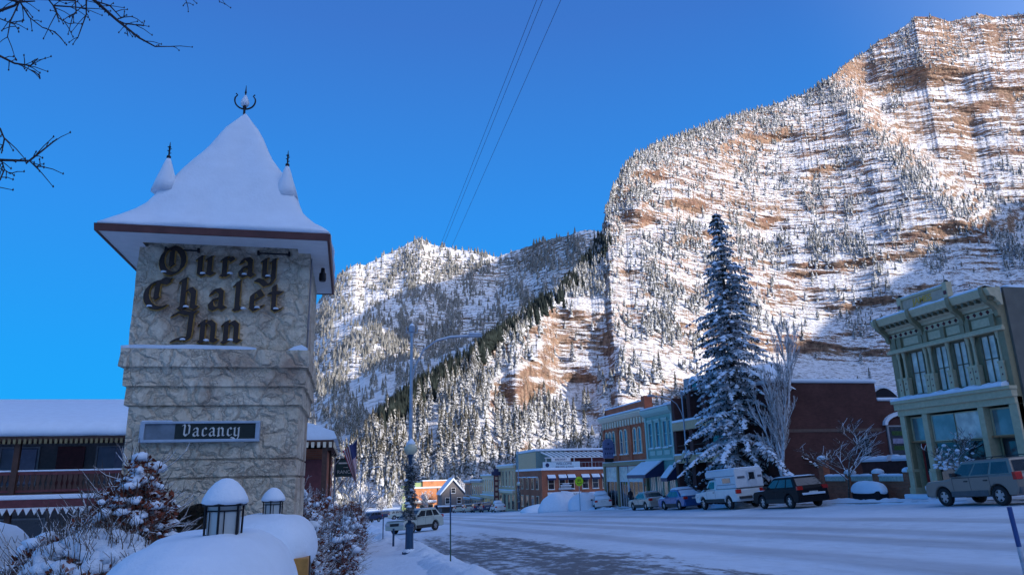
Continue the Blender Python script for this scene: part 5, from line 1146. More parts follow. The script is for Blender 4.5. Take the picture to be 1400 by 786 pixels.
    if rack:
        m=MB()
        for s in (-1,1): m.tube([(xt0+.2,s*wt*.82,H+.0),(xt0+.3,s*wt*.82,H+.07),(xt1-.3,s*wt*.82,H+.07),(xt1-.15,s*wt*.82,H)],.018,6)
        m.build('roof_rack',PLAS,t)
    if snow>0:
        def cap(x0,x1,ww,z,h,nm='roof_snow',dz=0):
            m=MB(); n=10; rg=[]
            for i in range(n+1):
                f=i/n; x=x0+(x1-x0)*f; e=math.sin(min(1,min(f,1-f)*5)*math.pi/2); hh=h*(.35+.65*e)*(.85+.3*rnd.random()); zz=z+dz*f
                rg.append([(x,-ww,zz-.01),(x,-ww*1.02,zz+hh*.45),(x,-ww*.75,zz+hh),(x,ww*.75,zz+hh*1.02),(x,ww*1.02,zz+hh*.45),(x,ww,zz-.01)])
            m.loft(rg).build(nm,SNOW,t,smooth=True,fixn=True)
        cap(xt0+.02,xt1-.02,wt*.98,H,snow)
        cap(p['cowl']+.1,xf-.12,w*.9,hood+.0,snow*.8,'bonnet_snow')
        if p.get('deck'): cap(xr+.05,xb0-.02,w*.88,p['deck'],snow*.8,'boot_snow')
        if snow>.12: MB().loft([[(lerp(xb1,xt1,k)+.02+o_,-(lerp(wbm,wt,k)-.08),lerp(zb,H-.05,k)),(lerp(xb1,xt1,k)+.02+o_,(lerp(wbm,wt,k)-.08),lerp(zb,H-.05,k))] for k,o_ in ((0,.06),(.5,.12),(1,.03))],closed=False,caps=False).build('windscreen_snow',SNOW,t); MB().loft([[(lerp(xb0,xt0,k)-.02-o_,-(lerp(wbm,wt,k)-.06),lerp(zb,H-.05,k)),(lerp(xb0,xt0,k)-.02-o_,(lerp(wbm,wt,k)-.06),lerp(zb,H-.05,k))] for k,o_ in ((0,.08),(.5,.12),(1,.03))],closed=False,caps=False).build('rear_snow',SNOW,t)
    return t
P_JEEP=dict(L=4.5,W=1.82,H=1.72,wb=2.69,wr=.36,belt=1.12,hood=1.02,cowl=.78,tailx=-2.1,g=(-2.18,.85,-2.0,.22),win=((-2.0,-1.15),(-1.02,-.18),(-.08,.70)),seams=[.72,-.14,-1.08],tail=(.92,1.2),wo=-.02,sill=.36,tum=.80)
P_CROS=dict(L=4.7,W=1.88,H=1.68,wb=2.75,wr=.36,belt=1.08,hood=.98,cowl=.95,tailx=-2.0,g=(-2.22,1.02,-1.75,.15),win=((-1.95,-1.25),(-1.12,-.2),(-.1,.80)),seams=[.82,-.15,-1.15],tail=(.95,1.15),sill=.30,tum=.78,hcol=1)
P_SED=dict(L=4.75,W=1.80,H=1.44,wb=2.75,wr=.32,belt=.92,hood=.84,cowl=1.05,tailx=-1.5,g=(-1.72,1.12,-1.0,.30),win=((-1.35,-1.05),(-.98,-.1),(0,.86)),seams=[.88,-.06,-1.02],deck=.98,tail=(.74,.92),sill=.24,tum=.76,hcol=1)
P_PICK=dict(L=5.75,W=1.98,H=1.90,wb=3.55,wr=.40,belt=1.26,hood=1.14,cowl=1.25,tailx=-2.6,g=(-.25,1.32,-.12,.78),win=((.0,1.05),),seams=[1.12,-.1],deck=1.24,tail=(.95,1.2),sill=.46,tum=.84,wo=.05,rg=.3)
GREYC=paint('grey_beige_metallic',(.215,.185,.155)); BLKC=paint('black_car_paint',(.010,.010,.013),0,.3); b_=BLKC.node_tree.nodes['Principled BSDF']; b_.inputs['Coat Weight'].default_value=0; b_.inputs['Specular IOR Level'].default_value=.12; b_.inputs['Roughness'].default_value=.5
SILC=paint('silver_gold_metallic',(.36,.35,.31)); BLUC=paint('blue_metallic',(.035,.11,.30)); WHC=paint('white_car_paint',(.62,.63,.62),.0,.35); DBLC=paint('dark_blue_metallic',(.03,.05,.12)); SAGC=paint('pale_sage_car_paint',(.42,.47,.42),.1); CLADG=plain('grey_cladding',(.09,.09,.095),.6)
GP='cars parked along the street'
def Yat(px,X,py=690): return float(atX(px,py,X).y)
XC=24.95
t=car('parked_car','grey beige boxy estate SUV with grey cladding parked before the olive shop','SUV',GREYC,P_JEEP,two=CLADG,rack=True); pose(t,XC,24.75,(0,1))
t=car('parked_car','black SUV with red tail lamps and broken snow on its roof and rear window','SUV',BLKC,P_CROS,snow=.05,rack=True); pose(t,XC-.1,Yat(1082,XC)-.1,(0,1))
MB().box(-1.5,-1.3,-.8,.8,1.1,1.16).build('rear_ledge_snow',SNOW,t,bevel=.02); MB().loft([[(-2.42,-.7,.68),(-2.44,-.7,.76),(-2.34,-.7,.8)],[(-2.42,.7,.68),(-2.44,.7,.76),(-2.34,.7,.8)]]).build('bumper_snow',SNOW,t)
pk=car('pickup_truck','white pickup truck carrying a boxy white camper, parked under the big spruce','pickup truck',WHC,P_PICK,rimm=RIM); pose(pk,XC-.2,Yat(1002,XC),(0,1))
# camper on the bed (thing of its own)
CP=thing('camper_box','white slide-in camper with back door and snowy roof on the white pickup','camper',(0,0,0)); pose(CP,XC-.2,Yat(1002,XC),(0,1))
CW=plain('camper_white',(.62,.64,.66),.5,var=.06); CG=plain('camper_stripe',(.10,.11,.14),.5)
MB().poly([(-2.95,1.28),(-2.95,2.42),(.95,2.42),(1.0,2.2),(.9,1.98),(-.35,1.98),(-.35,1.28)],'y',-.97,.97).build('shell',CW,CP,bevel=.04,fixn=True)
m=MB()
for s in (-1,1): m.box(-2.9,.9,s*.97,s*.982,2.02,2.05).box(-2.85,-.5,s*.97,s*.98,1.5,1.53)
m.build('trim_line',CG,CP)
for s in (-1,1): MB().box(-2.3,-1.3,s*.97,s*.988,1.62,1.92).build('side_window',CGL,CP)
dr=MB().box(-2.985,-2.952,-.5,.12,1.3,2.3).build('door',plain('camper_door',(.50,.53,.56),.5),CP); MB().box(-3.0,-2.986,-.38,.0,1.75,2.18).build('pane',CGL,dr); MB().box(-3.02,-2.986,.02,.06,1.7,1.78).build('handle',PLAS,dr)
MB().box(-2.98,-2.952,.3,.8,1.85,1.98).box(-2.98,-2.952,-.88,-.62,1.85,1.98).build('vent',CG,CP); MB().box(-2.9,.9,-.9,.9,2.422,2.52).build('roof_snow',SNOW,CP,bevel=.04); MB().box(.2,.75,-.4,.4,2.5,2.56).build('roof_rack',CG,CP)
MB().box(-3.2,-3.0,-.9,.9,.62,.78).build('step',PLAS,CP)
t=car('parked_car','silver gold sedan parked in front of the red brick hall','sedan',SILC,P_SED,snow=.03); pose(t,XC,Yat(887,XC),(0,1))
t=car('parked_car','blue sedan with thick snow on its roof and boot, before the mint shop','sedan',BLUC,P_SED,snow=.16); pose(t,XC,Yat(935,XC)+.3,(0,1))
sc=car('snowy_car','white sedan buried under a tall snow dome by the red brick hall','sedan',WHC,P_SED,snow=.42); pose(sc,27.2,Yat(836,27.2)+3,(.25,.97))
ws=car('parked_car','pale sage crossover parked nose-in behind the near street light','SUV',SAGC,P_CROS,snow=.04,rack=True); pose(ws,5.15,Yat(568,5.15,715),(-.71,-.70))
db=car('parked_car','dark blue estate with snowy bonnet parked nose-in beyond the thin stakes','SUV',DBLC,P_JEEP,snow=.05,rack=True); pose(db,4.0,Yat(506,4.0,712),(-.71,-.70))
def far(src,lab,px,X,h,py=700):
    c=copy_tree(src,label=lab,group=GP); pose(c,X,Yat(px,X,py),h); return c
far(sc,'snow covered car on the side street before the restaurant wall',812,30,(.9,.3)); far(db,'dark car parked in front of the cream shops',652,25,(0,1)); far(ws,'pale car before the gabled house at the far end',626,25,(0,1)); far(sc,'snow capped car standing before the tall dark sign',681,25,(0,1)); 
far(db,'dark car with a clear roof parked below the far cream shop',664,25.2,(0,1)); far(ws,'pale SUV farther up by the orange brick shop',640,25.2,(0,1)); far(db,'dark car in front of the long orange block',605,atY(605,698,200).x,(1,.2)); far(db,'distant dark car crossing the sunlit end of the street',531,atY(531,697,180).x,(1,.1),697); far(ws,'distant pale car in the sunlit end of the street beside the light pole',548,atY(548,698,150).x,(1,.1),698)
# cars by the motel under deep snow
def buried(label,x,y,hx,hy,z0,h,rz,body,seed):
    t=thing('snowy_car',label,'car',(x,y,z0),rz); MB().poly([(-hx*.9,-.05),(hx*.9,-.05),(hx*.95,.35),(hx*.6,.5),(hx*.45,h*.62),(-hx*.7,h*.62),(-hx*.93,.5)],'y',-hy*.88,hy*.88).build('body',body,t,bevel=.05,fixn=True)
    q=[]
    for s in (-1,1): MB().quad((-hx*.6,s*hy*.89,h*.36),(hx*.38,s*hy*.89,h*.36),(hx*.33,s*hy*.89,h*.56),(-hx*.6,s*hy*.89,h*.56)).build('side_window',CGL,t)
    o=snow_loaf('snow_cap',-.1*hx,0,hx*.86,hy*.93,h*.60,h*.42,t,p=3.0,seed=seed,nz=.05,skirt=.3); snow_loaf('bonnet_snow',hx*.68,0,hx*.30,hy*.85,.42,.35,t,p=3.0,seed=seed+1,nz=.06,skirt=.3); return t
buried('snow buried van with one dark side window at the left frame edge',atY(30,715,13).x-1.05,13.4,2.0,1.0,-.95,2.2,R(88),DBLC,1.)
buried('low snow covered car nearest the tower bush on the left',atY(47,750,9.6).x-.95,9.9,1.7,.9,-.85,1.55,R(88),WHC,2.)
buried('snow covered car half hidden between the van and the bush',-9.4,20.5,2.0,.95,-1.6,2.1,R(85),DBLC,3.)
# snow piles on the far side
def pile(label,px,X,w,h,seed,py=698,cat='snow pile'):
    Y=Yat(px,X,py); n=30; V=[];a0=np.linspace(0,2*math.pi,n,endpoint=False); m=MB(); rg=[]
    for i in range(9):
        f=i/8; r=math.cos(f*math.pi/2)**.75*w/2; z=h*math.sin(f*math.pi/2)-.15
        rg.append([(X+math.cos(a)*r*(1+.25*pn(math.cos(a)*1.2+seed,math.sin(a)*1.2,f*2)),Y+math.sin(a)*r*(1+.25*pn(math.cos(a)*1.2+seed,math.sin(a)*1.2,f*2)),float(gz(X,Y))+z*(1+.18*pn(math.cos(a)*1.5,math.sin(a)*1.5+seed,f*3))) for a in a0])
    rg=[[tuple(float(c) for c in p) for p in r] for r in rg]
    o=m.loft(rg).build('snow_pile',SNOWR,None,smooth=True); tag(o,label,cat,'ploughed snow heaps by the side street')
pile('tall peaked snow heap in front of the restaurant sign board',768,25.0,5.6,2.3,1); pile('lumpy snow heap between the peaked heap and the buried white sedan',803,26.5,4.2,2.0,4); pile('low flat heap at the left foot of the peaked snow heap',742,25.2,6,1.0,7); pile('small heap by the fluorescent sign post',786,27,2.2,1.5,9)
# ================================================================== STREET FURNITURE
GALV=plain('galvanised_steel',(.30,.36,.44),.45,metal=.4,var=.15); BLUI=plain('blue_cast_iron',(.02,.06,.12),.5); GLOBE=plain('milky_globe',(.52,.50,.36),.35,var=.08); GARL=tree_mat('garland_green',(.012,.028,.018),.75,1.1,9,.35)
def street_light():
    t=thing('street_light','x','street light'); 
    MB().lathe([(.28,-.1),(.28,.06),(.2,.12),(.16,.22),(.15,.95),(.19,1.0),(.17,1.08),(.09,1.16)],8).build('base',BLUI,t); MB().lathe([(.27,.06),(.24,.13),(.17,.18)],10).build('base_snow',SNOW,t)
    MB().lathe([(.075,1.1),(.07,3.7),(.085,3.75)],10).build('lower_post',BLUI,t)
    MB().lathe([(.075,3.75),(.068,5.5),(.055,8.55),(.07,8.57),(.07,8.7),(.03,8.75)],10).build('pole',GALV,t)
    r=random.Random(3); m=MB()
    for k in range(1900):
        z=1.25+2.15*r.random(); a=r.random()*6.283; sw=.8+.35*math.sin(z*7+a); rr=(.10+.16*r.random())*sw; c=Vector((rr*math.cos(a),rr*math.sin(a),z)); d=Vector((math.cos(a)*.10,math.sin(a)*.10,r.uniform(-.07,.03))); s_=Vector((-math.sin(a),math.cos(a),r.uniform(-.6,.6)))*.045
        m.add([c-s_,c+d*.6-s_*.5,c+d,c+s_],[(0,1,2,3)])
    m.build('garland',GARL,t)
    for k in range(16):
        z=1.35+2.0*k/16; a=r.random()*6.28; MB().lathe([(.0,-.03),(.10,-.01),(.12,.03),(.07,.08),(0,.10)],7,(.12*math.cos(a),.12*math.sin(a),z),caps=False).build('garland_snow',SNOW,t,smooth=True)
    for s in (-1,1):
        y=s*.42; MB().tube([(0,0,3.55),(0,y*.6,3.5),(0,y,3.58),(0,y,3.72)],.025,6).build('globe_bracket',BLUI,t)
        g=MB().lathe([(.0,3.72),(.12,3.74),(.20,3.83),(.235,3.95),(.20,4.07),(.12,4.15),(0,4.18)],16,(0,y,0),caps=False).build('globe',GLOBE,t,smooth=True); MB().lathe([(.15,4.125),(.155,4.17),(.10,4.26),(.05,4.33),(0,4.36)],12,(0,y,0),caps=False).build('snow_cap',SNOW,g,smooth=True); MB().lathe([(.09,3.66),(.12,3.75)],8,(0,y,0)).build('collar',BLUI,g)
    ar=MB().tube([(0,0,6.6),(.15,0,7.3),(.5,0,8.0),(1.0,0,8.38),(1.6,0,8.55),(2.5,0,8.62)],.035,8).build('arm',GALV,t); MB().poly([(2.4,8.58),(2.95,8.60),(3.0,8.66),(2.9,8.72),(2.4,8.68)],'y',-.11,.11).build('lamp_head',GALV,ar); MB().box(2.42,2.95,-.09,.09,8.72,8.76)  .build('arm_snow',SNOW,ar,bevel=.015); MB().tube([(1.0,0,8.42),(1.6,0,8.6),(2.5,0,8.67)],.02,6)  .build('arm_snow',SNOW,ar)
    MB().tube([(-.22,0,8.72),(.22,0,8.72)],.018,6).tube([(-.22,0,8.72),(-.24,0,8.98)],.018,6).tube([(.22,0,8.72),(.24,0,8.98)],.018,6).lathe([(.11,8.75),(.14,8.95),(.05,9.05),(.01,9.18)],8).build('top_bracket',GALV,t)
    MB().lathe([(.12,9.0),(.05,9.1),(0,9.13)],8,caps=False).build('top_snow',SNOW,t)
    return t
sl=street_light(); sl['label']='tall steel street light with snowy garland on the near left kerb'; sl['group']='street lights with globe lamps and garlands'; sl.location=(2.40,29.6,float(gz(2.4,29.6))+.12)
def lamp(px,X,lab,rz):
    Y=Yat(px,X,660); c=copy_tree(sl,label=lab,loc=(X,Y,float(gz(X,Y))+.1),rot=(0,0,rz)); return c
lamp(942,26.4,'twin globe street light with garland before the brown brick building',R(180)); lamp(709,26.4,'garlanded street light in front of the far patio restaurant',R(180)); lamp(493,1.9,'dark distant street light just right of the hanging flag',0)
def stake(label,x,y,h,r,cols,lean=0):
    t=thing('marker_stake',label,'snow marker',(x,y,float(gz(x,y))),0,'roadside snow stakes'); t.rotation_euler=(0,lean,0)
    zz=[0]+[h*f for f,_ in cols]
    for (f,c),a in zip(cols,zz): MB().lathe([(r,a),(r,h*f)],8).build('rod' if c is not BLUP else 'sleeve',c,t)
    return t
stake('thin dark snow stake on the bank right of the near street light',3.05,22.5,2.25,.022,[(.55,plain('green_stake',(.05,.10,.08),.6)),(1,BLUI)])
stake('fat blue and white marker post leaning at the right frame edge',10.22,9.75,1.02,.035,[(.42,plain('scuffed_white_sleeve',(.45,.47,.52),.5,var=.3)),(1,BLUP)],lean=-.07)
stake('short thin stake on the bank before the dark blue car',2.05,44,1.55,.03,[(1,BLUI)]); stake('stubby stake stuck in the lumpy bank left of the street light',2.2,36.5,.95,.05,[(1,BLUI)])
# fluorescent sign
FL=thing('crossing_sign','round fluorescent yellow-green sign with dark walking figures on a slim post','sign',(25.2,Yat(793,25.2),0)); FL.location.z=float(gz(25.2,FL.location.y)); fy=FL.location.y
FLM=plain('fluorescent_yellow_green',(.50,.75,.02),.5,var=.05)
MB().tube([(0,0,-.2),(0,0,3.6)],.04,6).build('post',GALV,FL); bd=MB().poly([(.48*math.cos(2*math.pi*k/14),3.15+.52*math.sin(2*math.pi*k/14)) for k in range(14)],'y',-.09,-.05).build('board',FLM,FL,fixn=True)
m=MB()
for x in (-.12,.10): m.box(x-.05,x+.05,-.1,-.091,3.12,3.38).lathe([(0,0)],4) if False else m.box(x-.05,x+.05,-.1,-.091,3.12,3.38)
m.poly([(-.3,3.05),(-.1,2.93),(.12,2.93),(.3,3.02),(.3,2.96),(.12,2.87),(-.12,2.87),(-.3,2.98)],'y',-.1,-.091); m.build('symbol',BLK,bd)
# flag and hanging ranch sign on the lodge
def flag_mat():
    m,n,b=nmat('striped_flag'); b.inputs['Roughness'].default_value=.8; uv=n.nodes.new('ShaderNodeUVMap'); sp=N(n,'ShaderNodeSeparateXYZ'); n.links.new(uv.outputs[0],sp.inputs[0])
    s=math_(n,'MODULO',math_(n,'FLOOR',math_(n,'MULTIPLY',sp.outputs[1],13)),2); c=mix(n,s,(.30,.02,.05),(.62,.60,.62)); can=math_(n,'MULTIPLY',math_(n,'LESS_THAN',sp.outputs[0],.4),math_(n,'GREATER_THAN',sp.outputs[1],.46))
    n.links.new(mix(n,can,c,(.02,.03,.12)),b.inputs['Base Color']); return m
FG=thing('flag','striped red and white flag with blue canton hanging from an angled pole','flag',(-.75,31,2.4))
A=atY(457,636,31)-Vector(FG.location); B=atY(490,598,31)-Vector(FG.location)
MB().tube([A,B],.02,6).build('pole',GRYP,FG)
m=MB(); uvs=[]; nu,nv=14,14
P0=atY(489,601,31)-Vector(FG.location); P1=atY(469,616,31)-Vector(FG.location)
# cloth hangs from the pole: u along pole (canton at the tip), v down
for j in range(nv+1):
    for i in range(nu+1):
        u,v=i/nu,j/nv; top=P0.lerp(P1,u); hang=1.62; bx=Vector((-.05*0+ (0.62-.0)*u*v*.95-.02,.12*math.sin(u*9+v*2),-v*hang*(1.0-.28*u*0)))
        q=top+Vector((bx.x,bx.y,bx.z)); q.z=top.z-v*hang*(1-.15*u); m.v.append(tuple(q)); uvs.append((v,1-u))
m.f=[(j*(nu+1)+i,j*(nu+1)+i+1,(j+1)*(nu+1)+i+1,(j+1)*(nu+1)+i) for j in range(nv) for i in range(nu)]
fo=m.build('cloth',flag_mat(),FG,smooth=True); ul=fo.data.uv_layers.new(name='UVMap')
for lp in fo.data.loops: ul.data[lp.index].uv=uvs[lp.vertex_index]
RS=thing('hanging_sign','dark green hanging sign reading RANCH on a bracket beside the flag','sign',(-.4,32,1.9)); rx=lambda px,py:atY(px,py,32)-Vector(RS.location)
a=rx(460,628); b=rx(485,650); MB().box(a.x,b.x,-.03,.03,b.z,a.z).build('board',plain('dark_green_board',(.02,.05,.05),.6),RS); MB().box(a.x-.02,b.x+.02,-.045,.045,a.z,a.z+.04).box(a.x-.02,b.x+.02,-.045,.045,b.z-.03,b.z).box(a.x-.03,a.x,-.045,.045,b.z,a.z).box(b.x,b.x+.03,-.045,.045,b.z,a.z).build('frame',BLK,RS)
text('RANCH',.20,LTW,((a.x+b.x)/2,-.045,b.z+.16),(R(90),0,0),RS); text('ROCKING',.13,LTW,((a.x+b.x)/2,-.045,a.z-.13),(R(90),0,0),RS) if False else None
MB().add([(a.x+.1,-.04,a.z-.12),(b.x-.1,-.04,a.z-.12),(b.x-.1,-.04,a.z-.18),(a.x+.1,-.04,a.z-.18)],[(3,2,1,0)]).lathe([(.09,0),(.09,.02),(.07,.02),(.07,0)],10,((a.x+b.x)/2,-.06,(a.z+b.z)/2)).build('emblem',LTW,RS)
g0=rx(457,612); g1=rx(486,626); g2=rx(472,606); MB().tube([g0,g1],.015,5).tube([(a.x,0,a.z),g0],.015,5).tube([(b.x,0,a.z),g1],.012,5).tube([g0,g2,g1],.012,5).build('bracket',IRON,RS)
MB().tube([(a.x-.05,0,a.z+.1),(a.x-.05,0,-4)],.04,6).build('post',GALV,RS)
# overhead cables along the street
def cable(label,px,zc=9.2):
    d=ray(px,0); k=(zc-CZ)/d[2]; X=d[0]*k; pts=[(X,y,zc-.0000+((y-90)/110)**2*.0) for y in (-25,0,20,50,100,160,230)]
    t=MB().tube(pts,.0045,5).build('overhead_cable',plain('dark_cable',(.07,.10,.17),.7) if 'dark_cable' not in MATS else MATS['dark_cable'],None); tag(t,label,'cable','overhead cables along the street')
cable('leftmost of the three thin overhead cables',734); cable('middle overhead cable, close beside the leftmost one',742); cable('rightmost overhead cable, standing apart from the close pair',767)
# walker
def person():
    me=bpy.data.meshes.new('person'); J=[(0,0,.92),(0,0,1.12),(0,0,1.38),(0,0,1.50),(0,-.01,1.60),(0,-.02,1.70),(.19,0,1.40),(.25,.06,1.14),(.24,-.10,.92),(-.19,0,1.40),(-.25,-.02,1.13),(-.24,-.14,.93),(.1,0,.88),(.11,-.12,.50),(.11,-.02,.09),(.11,-.18,.04),(-.1,0,.88),(-.11,.10,.48),(-.11,.28,.12),(-.11,.16,.03)]
    E=[(0,1),(1,2),(2,3),(3,4),(4,5),(2,6),(6,7),(7,8),(2,9),(9,10),(10,11),(0,12),(12,13),(13,14),(14,15),(0,16),(16,17),(17,18),(18,19)]
    rr=[.16,.15,.17,.06,.095,.09,.075,.06,.04,.075,.06,.04,.10,.075,.05,.045,.10,.075,.05,.045]
    me.from_pydata(J,E,[]); o=bpy.data.objects.new('person',me); COL.objects.link(o); s=o.modifiers.new('skin','SKIN'); sk=me.skin_vertices[0].data if me.skin_vertices else None
    if sk is None:
        bm=bmesh.new(); bm.from_mesh(me); bm.verts.layers.skin.verify(); bm.to_mesh(me); bm.free(); sk=me.skin_vertices[0].data
    for i,r in enumerate(rr): sk[i].radius=(r,r); sk[i].use_root=(i==0)
    u=o.modifiers.new('sub','SUBSURF'); u.levels=1; u.render_levels=1; me.materials.append(plain('dark_winter_clothes',(.02,.02,.03),.8)); return o
pe=person(); px_=863; Yp=Yat(px_,26.3); pe.location=(26.3,Yp,float(gz(26.3,Yp))+.12); tag(pe,'person in dark winter clothes walking past the silver sedan','person'); 
MB().lathe([(0,1.60),(.09,1.62),(.105,1.68),(.09,1.76),(.0,1.80)],10,(0,-.01,0),caps=False).build('hat',BLUP,pe,smooth=True); MB().lathe([(.0,0),(.07,.02),(.065,.12),(0,.13)],8,(0,-.045,1.56),caps=False).build('face',plain('skin',(.45,.28,.2),.6),pe,smooth=True)
# small street clutter by the far shops
gb=thing('trash_bin','blue round-topped bin on the pavement by the brown building','bin',(26.9,Yat(957,26.9),0)); gb.location.z=float(gz(26.9,gb.location.y))+.12; MB().lathe([(.26,0),(.28,.9),(.3,.92)],10).build('body',BLUP,gb); MB().lathe([(.3,.92),(.22,1.1),(.08,1.2)],10).build('lid',GRYP,gb)
nb=thing('newspaper_box','row box with deep snow load standing before the brick garden wall','box',(27.2,34.6,0)); nb.location.z=float(gz(27.2,34.6))+.1; MB().box(-.3,.3,-1.1,1.0,0,.55).build('body',IRON,nb,bevel=.02); snow_loaf('snow_cap',0,0,.36,1.25,.5,.55,nb,p=3.2,seed=4.)
# ================================================================== TREES AND SHRUBS
def snow_by_up(name,base,lo,hi,ns,na): 
    m,n,b=nmat(name); b.inputs['Roughness'].default_value=.85; b.inputs['Specular IOR Level'].default_value=.1
    f=nz_fac(n,lo,hi,ns,na); t=noise(n,5,4,.6); r=ramp(n,[(.3,[c*.7 for c in base]),(.7,[c*1.4 for c in base])]); n.links.new(t.outputs[0],r.inputs[0]); n.links.new(mix(n,f,r.outputs[0],(.80,.81,.84)),b.inputs['Base Color']); return m
TWIG=snow_by_up('snow_topped_twig',(.10,.075,.06),-.05,.45,8,.5); TWIGD=plain('dark_twig',(.035,.025,.03),.8); FROST=snow_by_up('frosted_twig',(.16,.13,.11),-.5,.4,6,.6)
SPR=tree_mat('spruce_needles',(.022,.034,.026),.55,.85,2.4,.35)
def big_spruce(x,y,h,label,seed=1):
    r=random.Random(seed); t=thing('spruce_tree',label,'spruce tree',(x,y,float(gz(x,y)))); nd=MB(); sn=MB(); br=MB()
    br2=MB(); n=52
    for i in range(n):
        f=i/(n-1); z=1.6+f**.92*(h-2.2); Lmax=(4.5*(1-f)**.82+.45)*(.7+.5*r.random())
        for k in range(9 if f<.8 else 6):
            a=r.random()*6.283; L=Lmax*(.5+.5*r.random())*(1+.32*pn(math.cos(a)*1.3,math.sin(a)*1.3,f*9+.3))
            L=float(L); droop=.30+.25*r.random()*(1-f); pts=[]; m=max(4,int(L/.26))
            for j in range(m+1):
                s=j/m; rad=L*s; zz=z+.12*L*s-droop*L*s*s; pts.append(Vector((math.cos(a)*rad,math.sin(a)*rad,zz)))
            if L>1.0 and r.random()<.5: br2.tube([pts[0],pts[len(pts)//2],pts[-1]],[.035,.02,.006],4,caps=False)
            side=Vector((-math.sin(a),math.cos(a),0)); out=Vector((math.cos(a),math.sin(a),0))
            for j,p in enumerate(pts):
                s=j/m
                if s<.18: continue
                wdt=.16+.42*math.sin(min(1,s*1.15)*math.pi)*min(1,L/2.4)
                for q in range(4):
                    sg=r.choice((-1,1)); l=wdt*(.5+.7*r.random()); d=(side*sg*(.75+.3*r.random())+out*(.35+.4*r.random())).normalized(); c=p+side*sg*r.uniform(0,.08)+Vector((0,0,r.uniform(-.05,.03)))
                    e=c+d*l+Vector((0,0,-l*r.uniform(.15,.75))); wv=d.cross(Vector((0,0,1))).normalized()*(.05+.04*r.random()); wv.z+=r.uniform(-.05,.05)
                    nd.add([c-wv,c+wv,(c+e)/2+wv*1.2-Vector((0,0,.02)),e,(c+e)/2-wv*1.2-Vector((0,0,.02))],[(0,1,2,3,4)])
                    if r.random()<.35:  # hanging sprays
                        g=e+Vector((r.uniform(-.04,.04),r.uniform(-.04,.04),-.12-.16*r.random())); nd.add([e-wv,e+wv,g],[(0,1,2)])
                # clumps of snow lying on the branch
                if r.random()<(.62 if f<.65 else .38) and s>.25:
                    ww=wdt*(.35+.5*r.random()); ll=.14+.2*r.random(); hh=.05+.08*r.random(); c=p+side*r.uniform(-.5,.5)*wdt+Vector((0,0,.02-.18*wdt*0))
                    tl=-.55*droop*s*2*ll
                    A_=c-out*ll; B_=c+out*ll+Vector((0,0,tl-ll*.25)); S1=c+side*ww*.7-Vector((0,0,.10*ww+.05)); S2=c-side*ww*.7-Vector((0,0,.10*ww+.05)); T_=c+Vector((0,0,hh))
                    A2=c+(out+side).normalized()*ll*.9+Vector((0,0,tl*.5-.06)); A3=c+(out-side).normalized()*ll*.9+Vector((0,0,tl*.5-.06))
                    sn.add([A_,S1,A2,B_,A3,S2,T_],[(0,6,1)[::-1],(1,6,2)[::-1],(2,6,3)[::-1],(3,6,4)[::-1],(4,6,5)[::-1],(5,6,0)[::-1]])
    br.tube([(0,0,-.3),(0,0,h*.5),(0,0,h-.3)],[.28,.16,.03],8)
    br.build('trunk',BARK,t); br2.build('branches',BARK,t); o=nd.build('crown',SPR,t); o=sn.build('snow_clumps',SNOW,t,smooth=False)
    return t
SPX=27.1; SPY=Yat(1021,SPX)
topz=float(atX(984,282,SPX-1.0).z); 
spt=big_spruce(SPX,SPY,1,'x') if False else None
hh_=float((CAMP+ray(984,284)*(SPY/ray(984,284)[1]))[2])-float(gz(SPX,SPY))
big_spruce(SPX,SPY,hh_,'huge dark spruce loaded with snow, towering over the brown brick building')
def bare(name,label,cat,x,y,z,h,mat,seed,spread=.5,levels=4,trunk=.12,up=.6,nb=(3,5),minr=.006,first=.25,lean=(0,0),group=None,stem=1,lenf=.72,z0=None):
    r=random.Random(seed); t=thing(name,label,cat,(x,y,z),0,group); tm=MB(); bm_=MB()
    def grow(p,d,L,rad,lv):
        n=4; pts=[p]; dd=d.copy()
        for i in range(n):
            dd=(dd+Vector((r.uniform(-1,1),r.uniform(-1,1),r.uniform(-.4,.9)*up))*.16).normalized(); pts.append(pts[-1]+dd*L/n)
        (tm if lv==levels else bm_).tube(pts,[max(minr,rad*(1-.55*i/n)) for i in range(n+1)],5 if lv>1 else 3,caps=False)
        if lv<=0: return
        for k in range(r.randint(*nb)+(3 if lv==levels else 0)):
            s=r.uniform(first if lv==levels else .2,1.0); i=min(n-1,int(s*n)); q=pts[i].lerp(pts[i+1],s*n-i)
            a=r.random()*6.283; side=Vector((math.cos(a),math.sin(a),r.uniform(-.1,.4))); nd_=(dd*(1-spread)+side*spread+Vector((0,0,up*.25))).normalized()
            grow(q,nd_,L*lenf*(1.15-.5*s if lv==levels else r.uniform(.6,1.0)),max(minr,rad*.5),lv-1)
    for k in range(stem): grow(Vector((0,0,-.1)),Vector((lean[0]+r.uniform(-.25,.25)*(stem>1),lean[1]+r.uniform(-.25,.25)*(stem>1),1)).normalized(),h*(.62 if stem==1 else .55),trunk,levels)
    tm.build('trunk',mat,t); bm_.build('crown',mat,t); return t
bx=27.2; by=Yat(1074,bx)
bare('bare_tree','tall narrow bare tree with frosted twigs right of the huge spruce','bare tree',bx,by,float(gz(bx,by)),14.5,FROST,5,spread=.27,levels=4,trunk=.13,up=1.4,nb=(6,8),minr=.010,first=.06,lenf=.50)
bx=27.5; by=Yat(1163,bx); bare('bare_tree','small bare tree with snow lined limbs before the brick garden wall','bare tree',27.4,by,float(gz(27.4,by)),4.6,TWIG,12,spread=.62,levels=4,trunk=.07,up=.35,nb=(3,4),minr=.009,first=.3,lenf=.78)
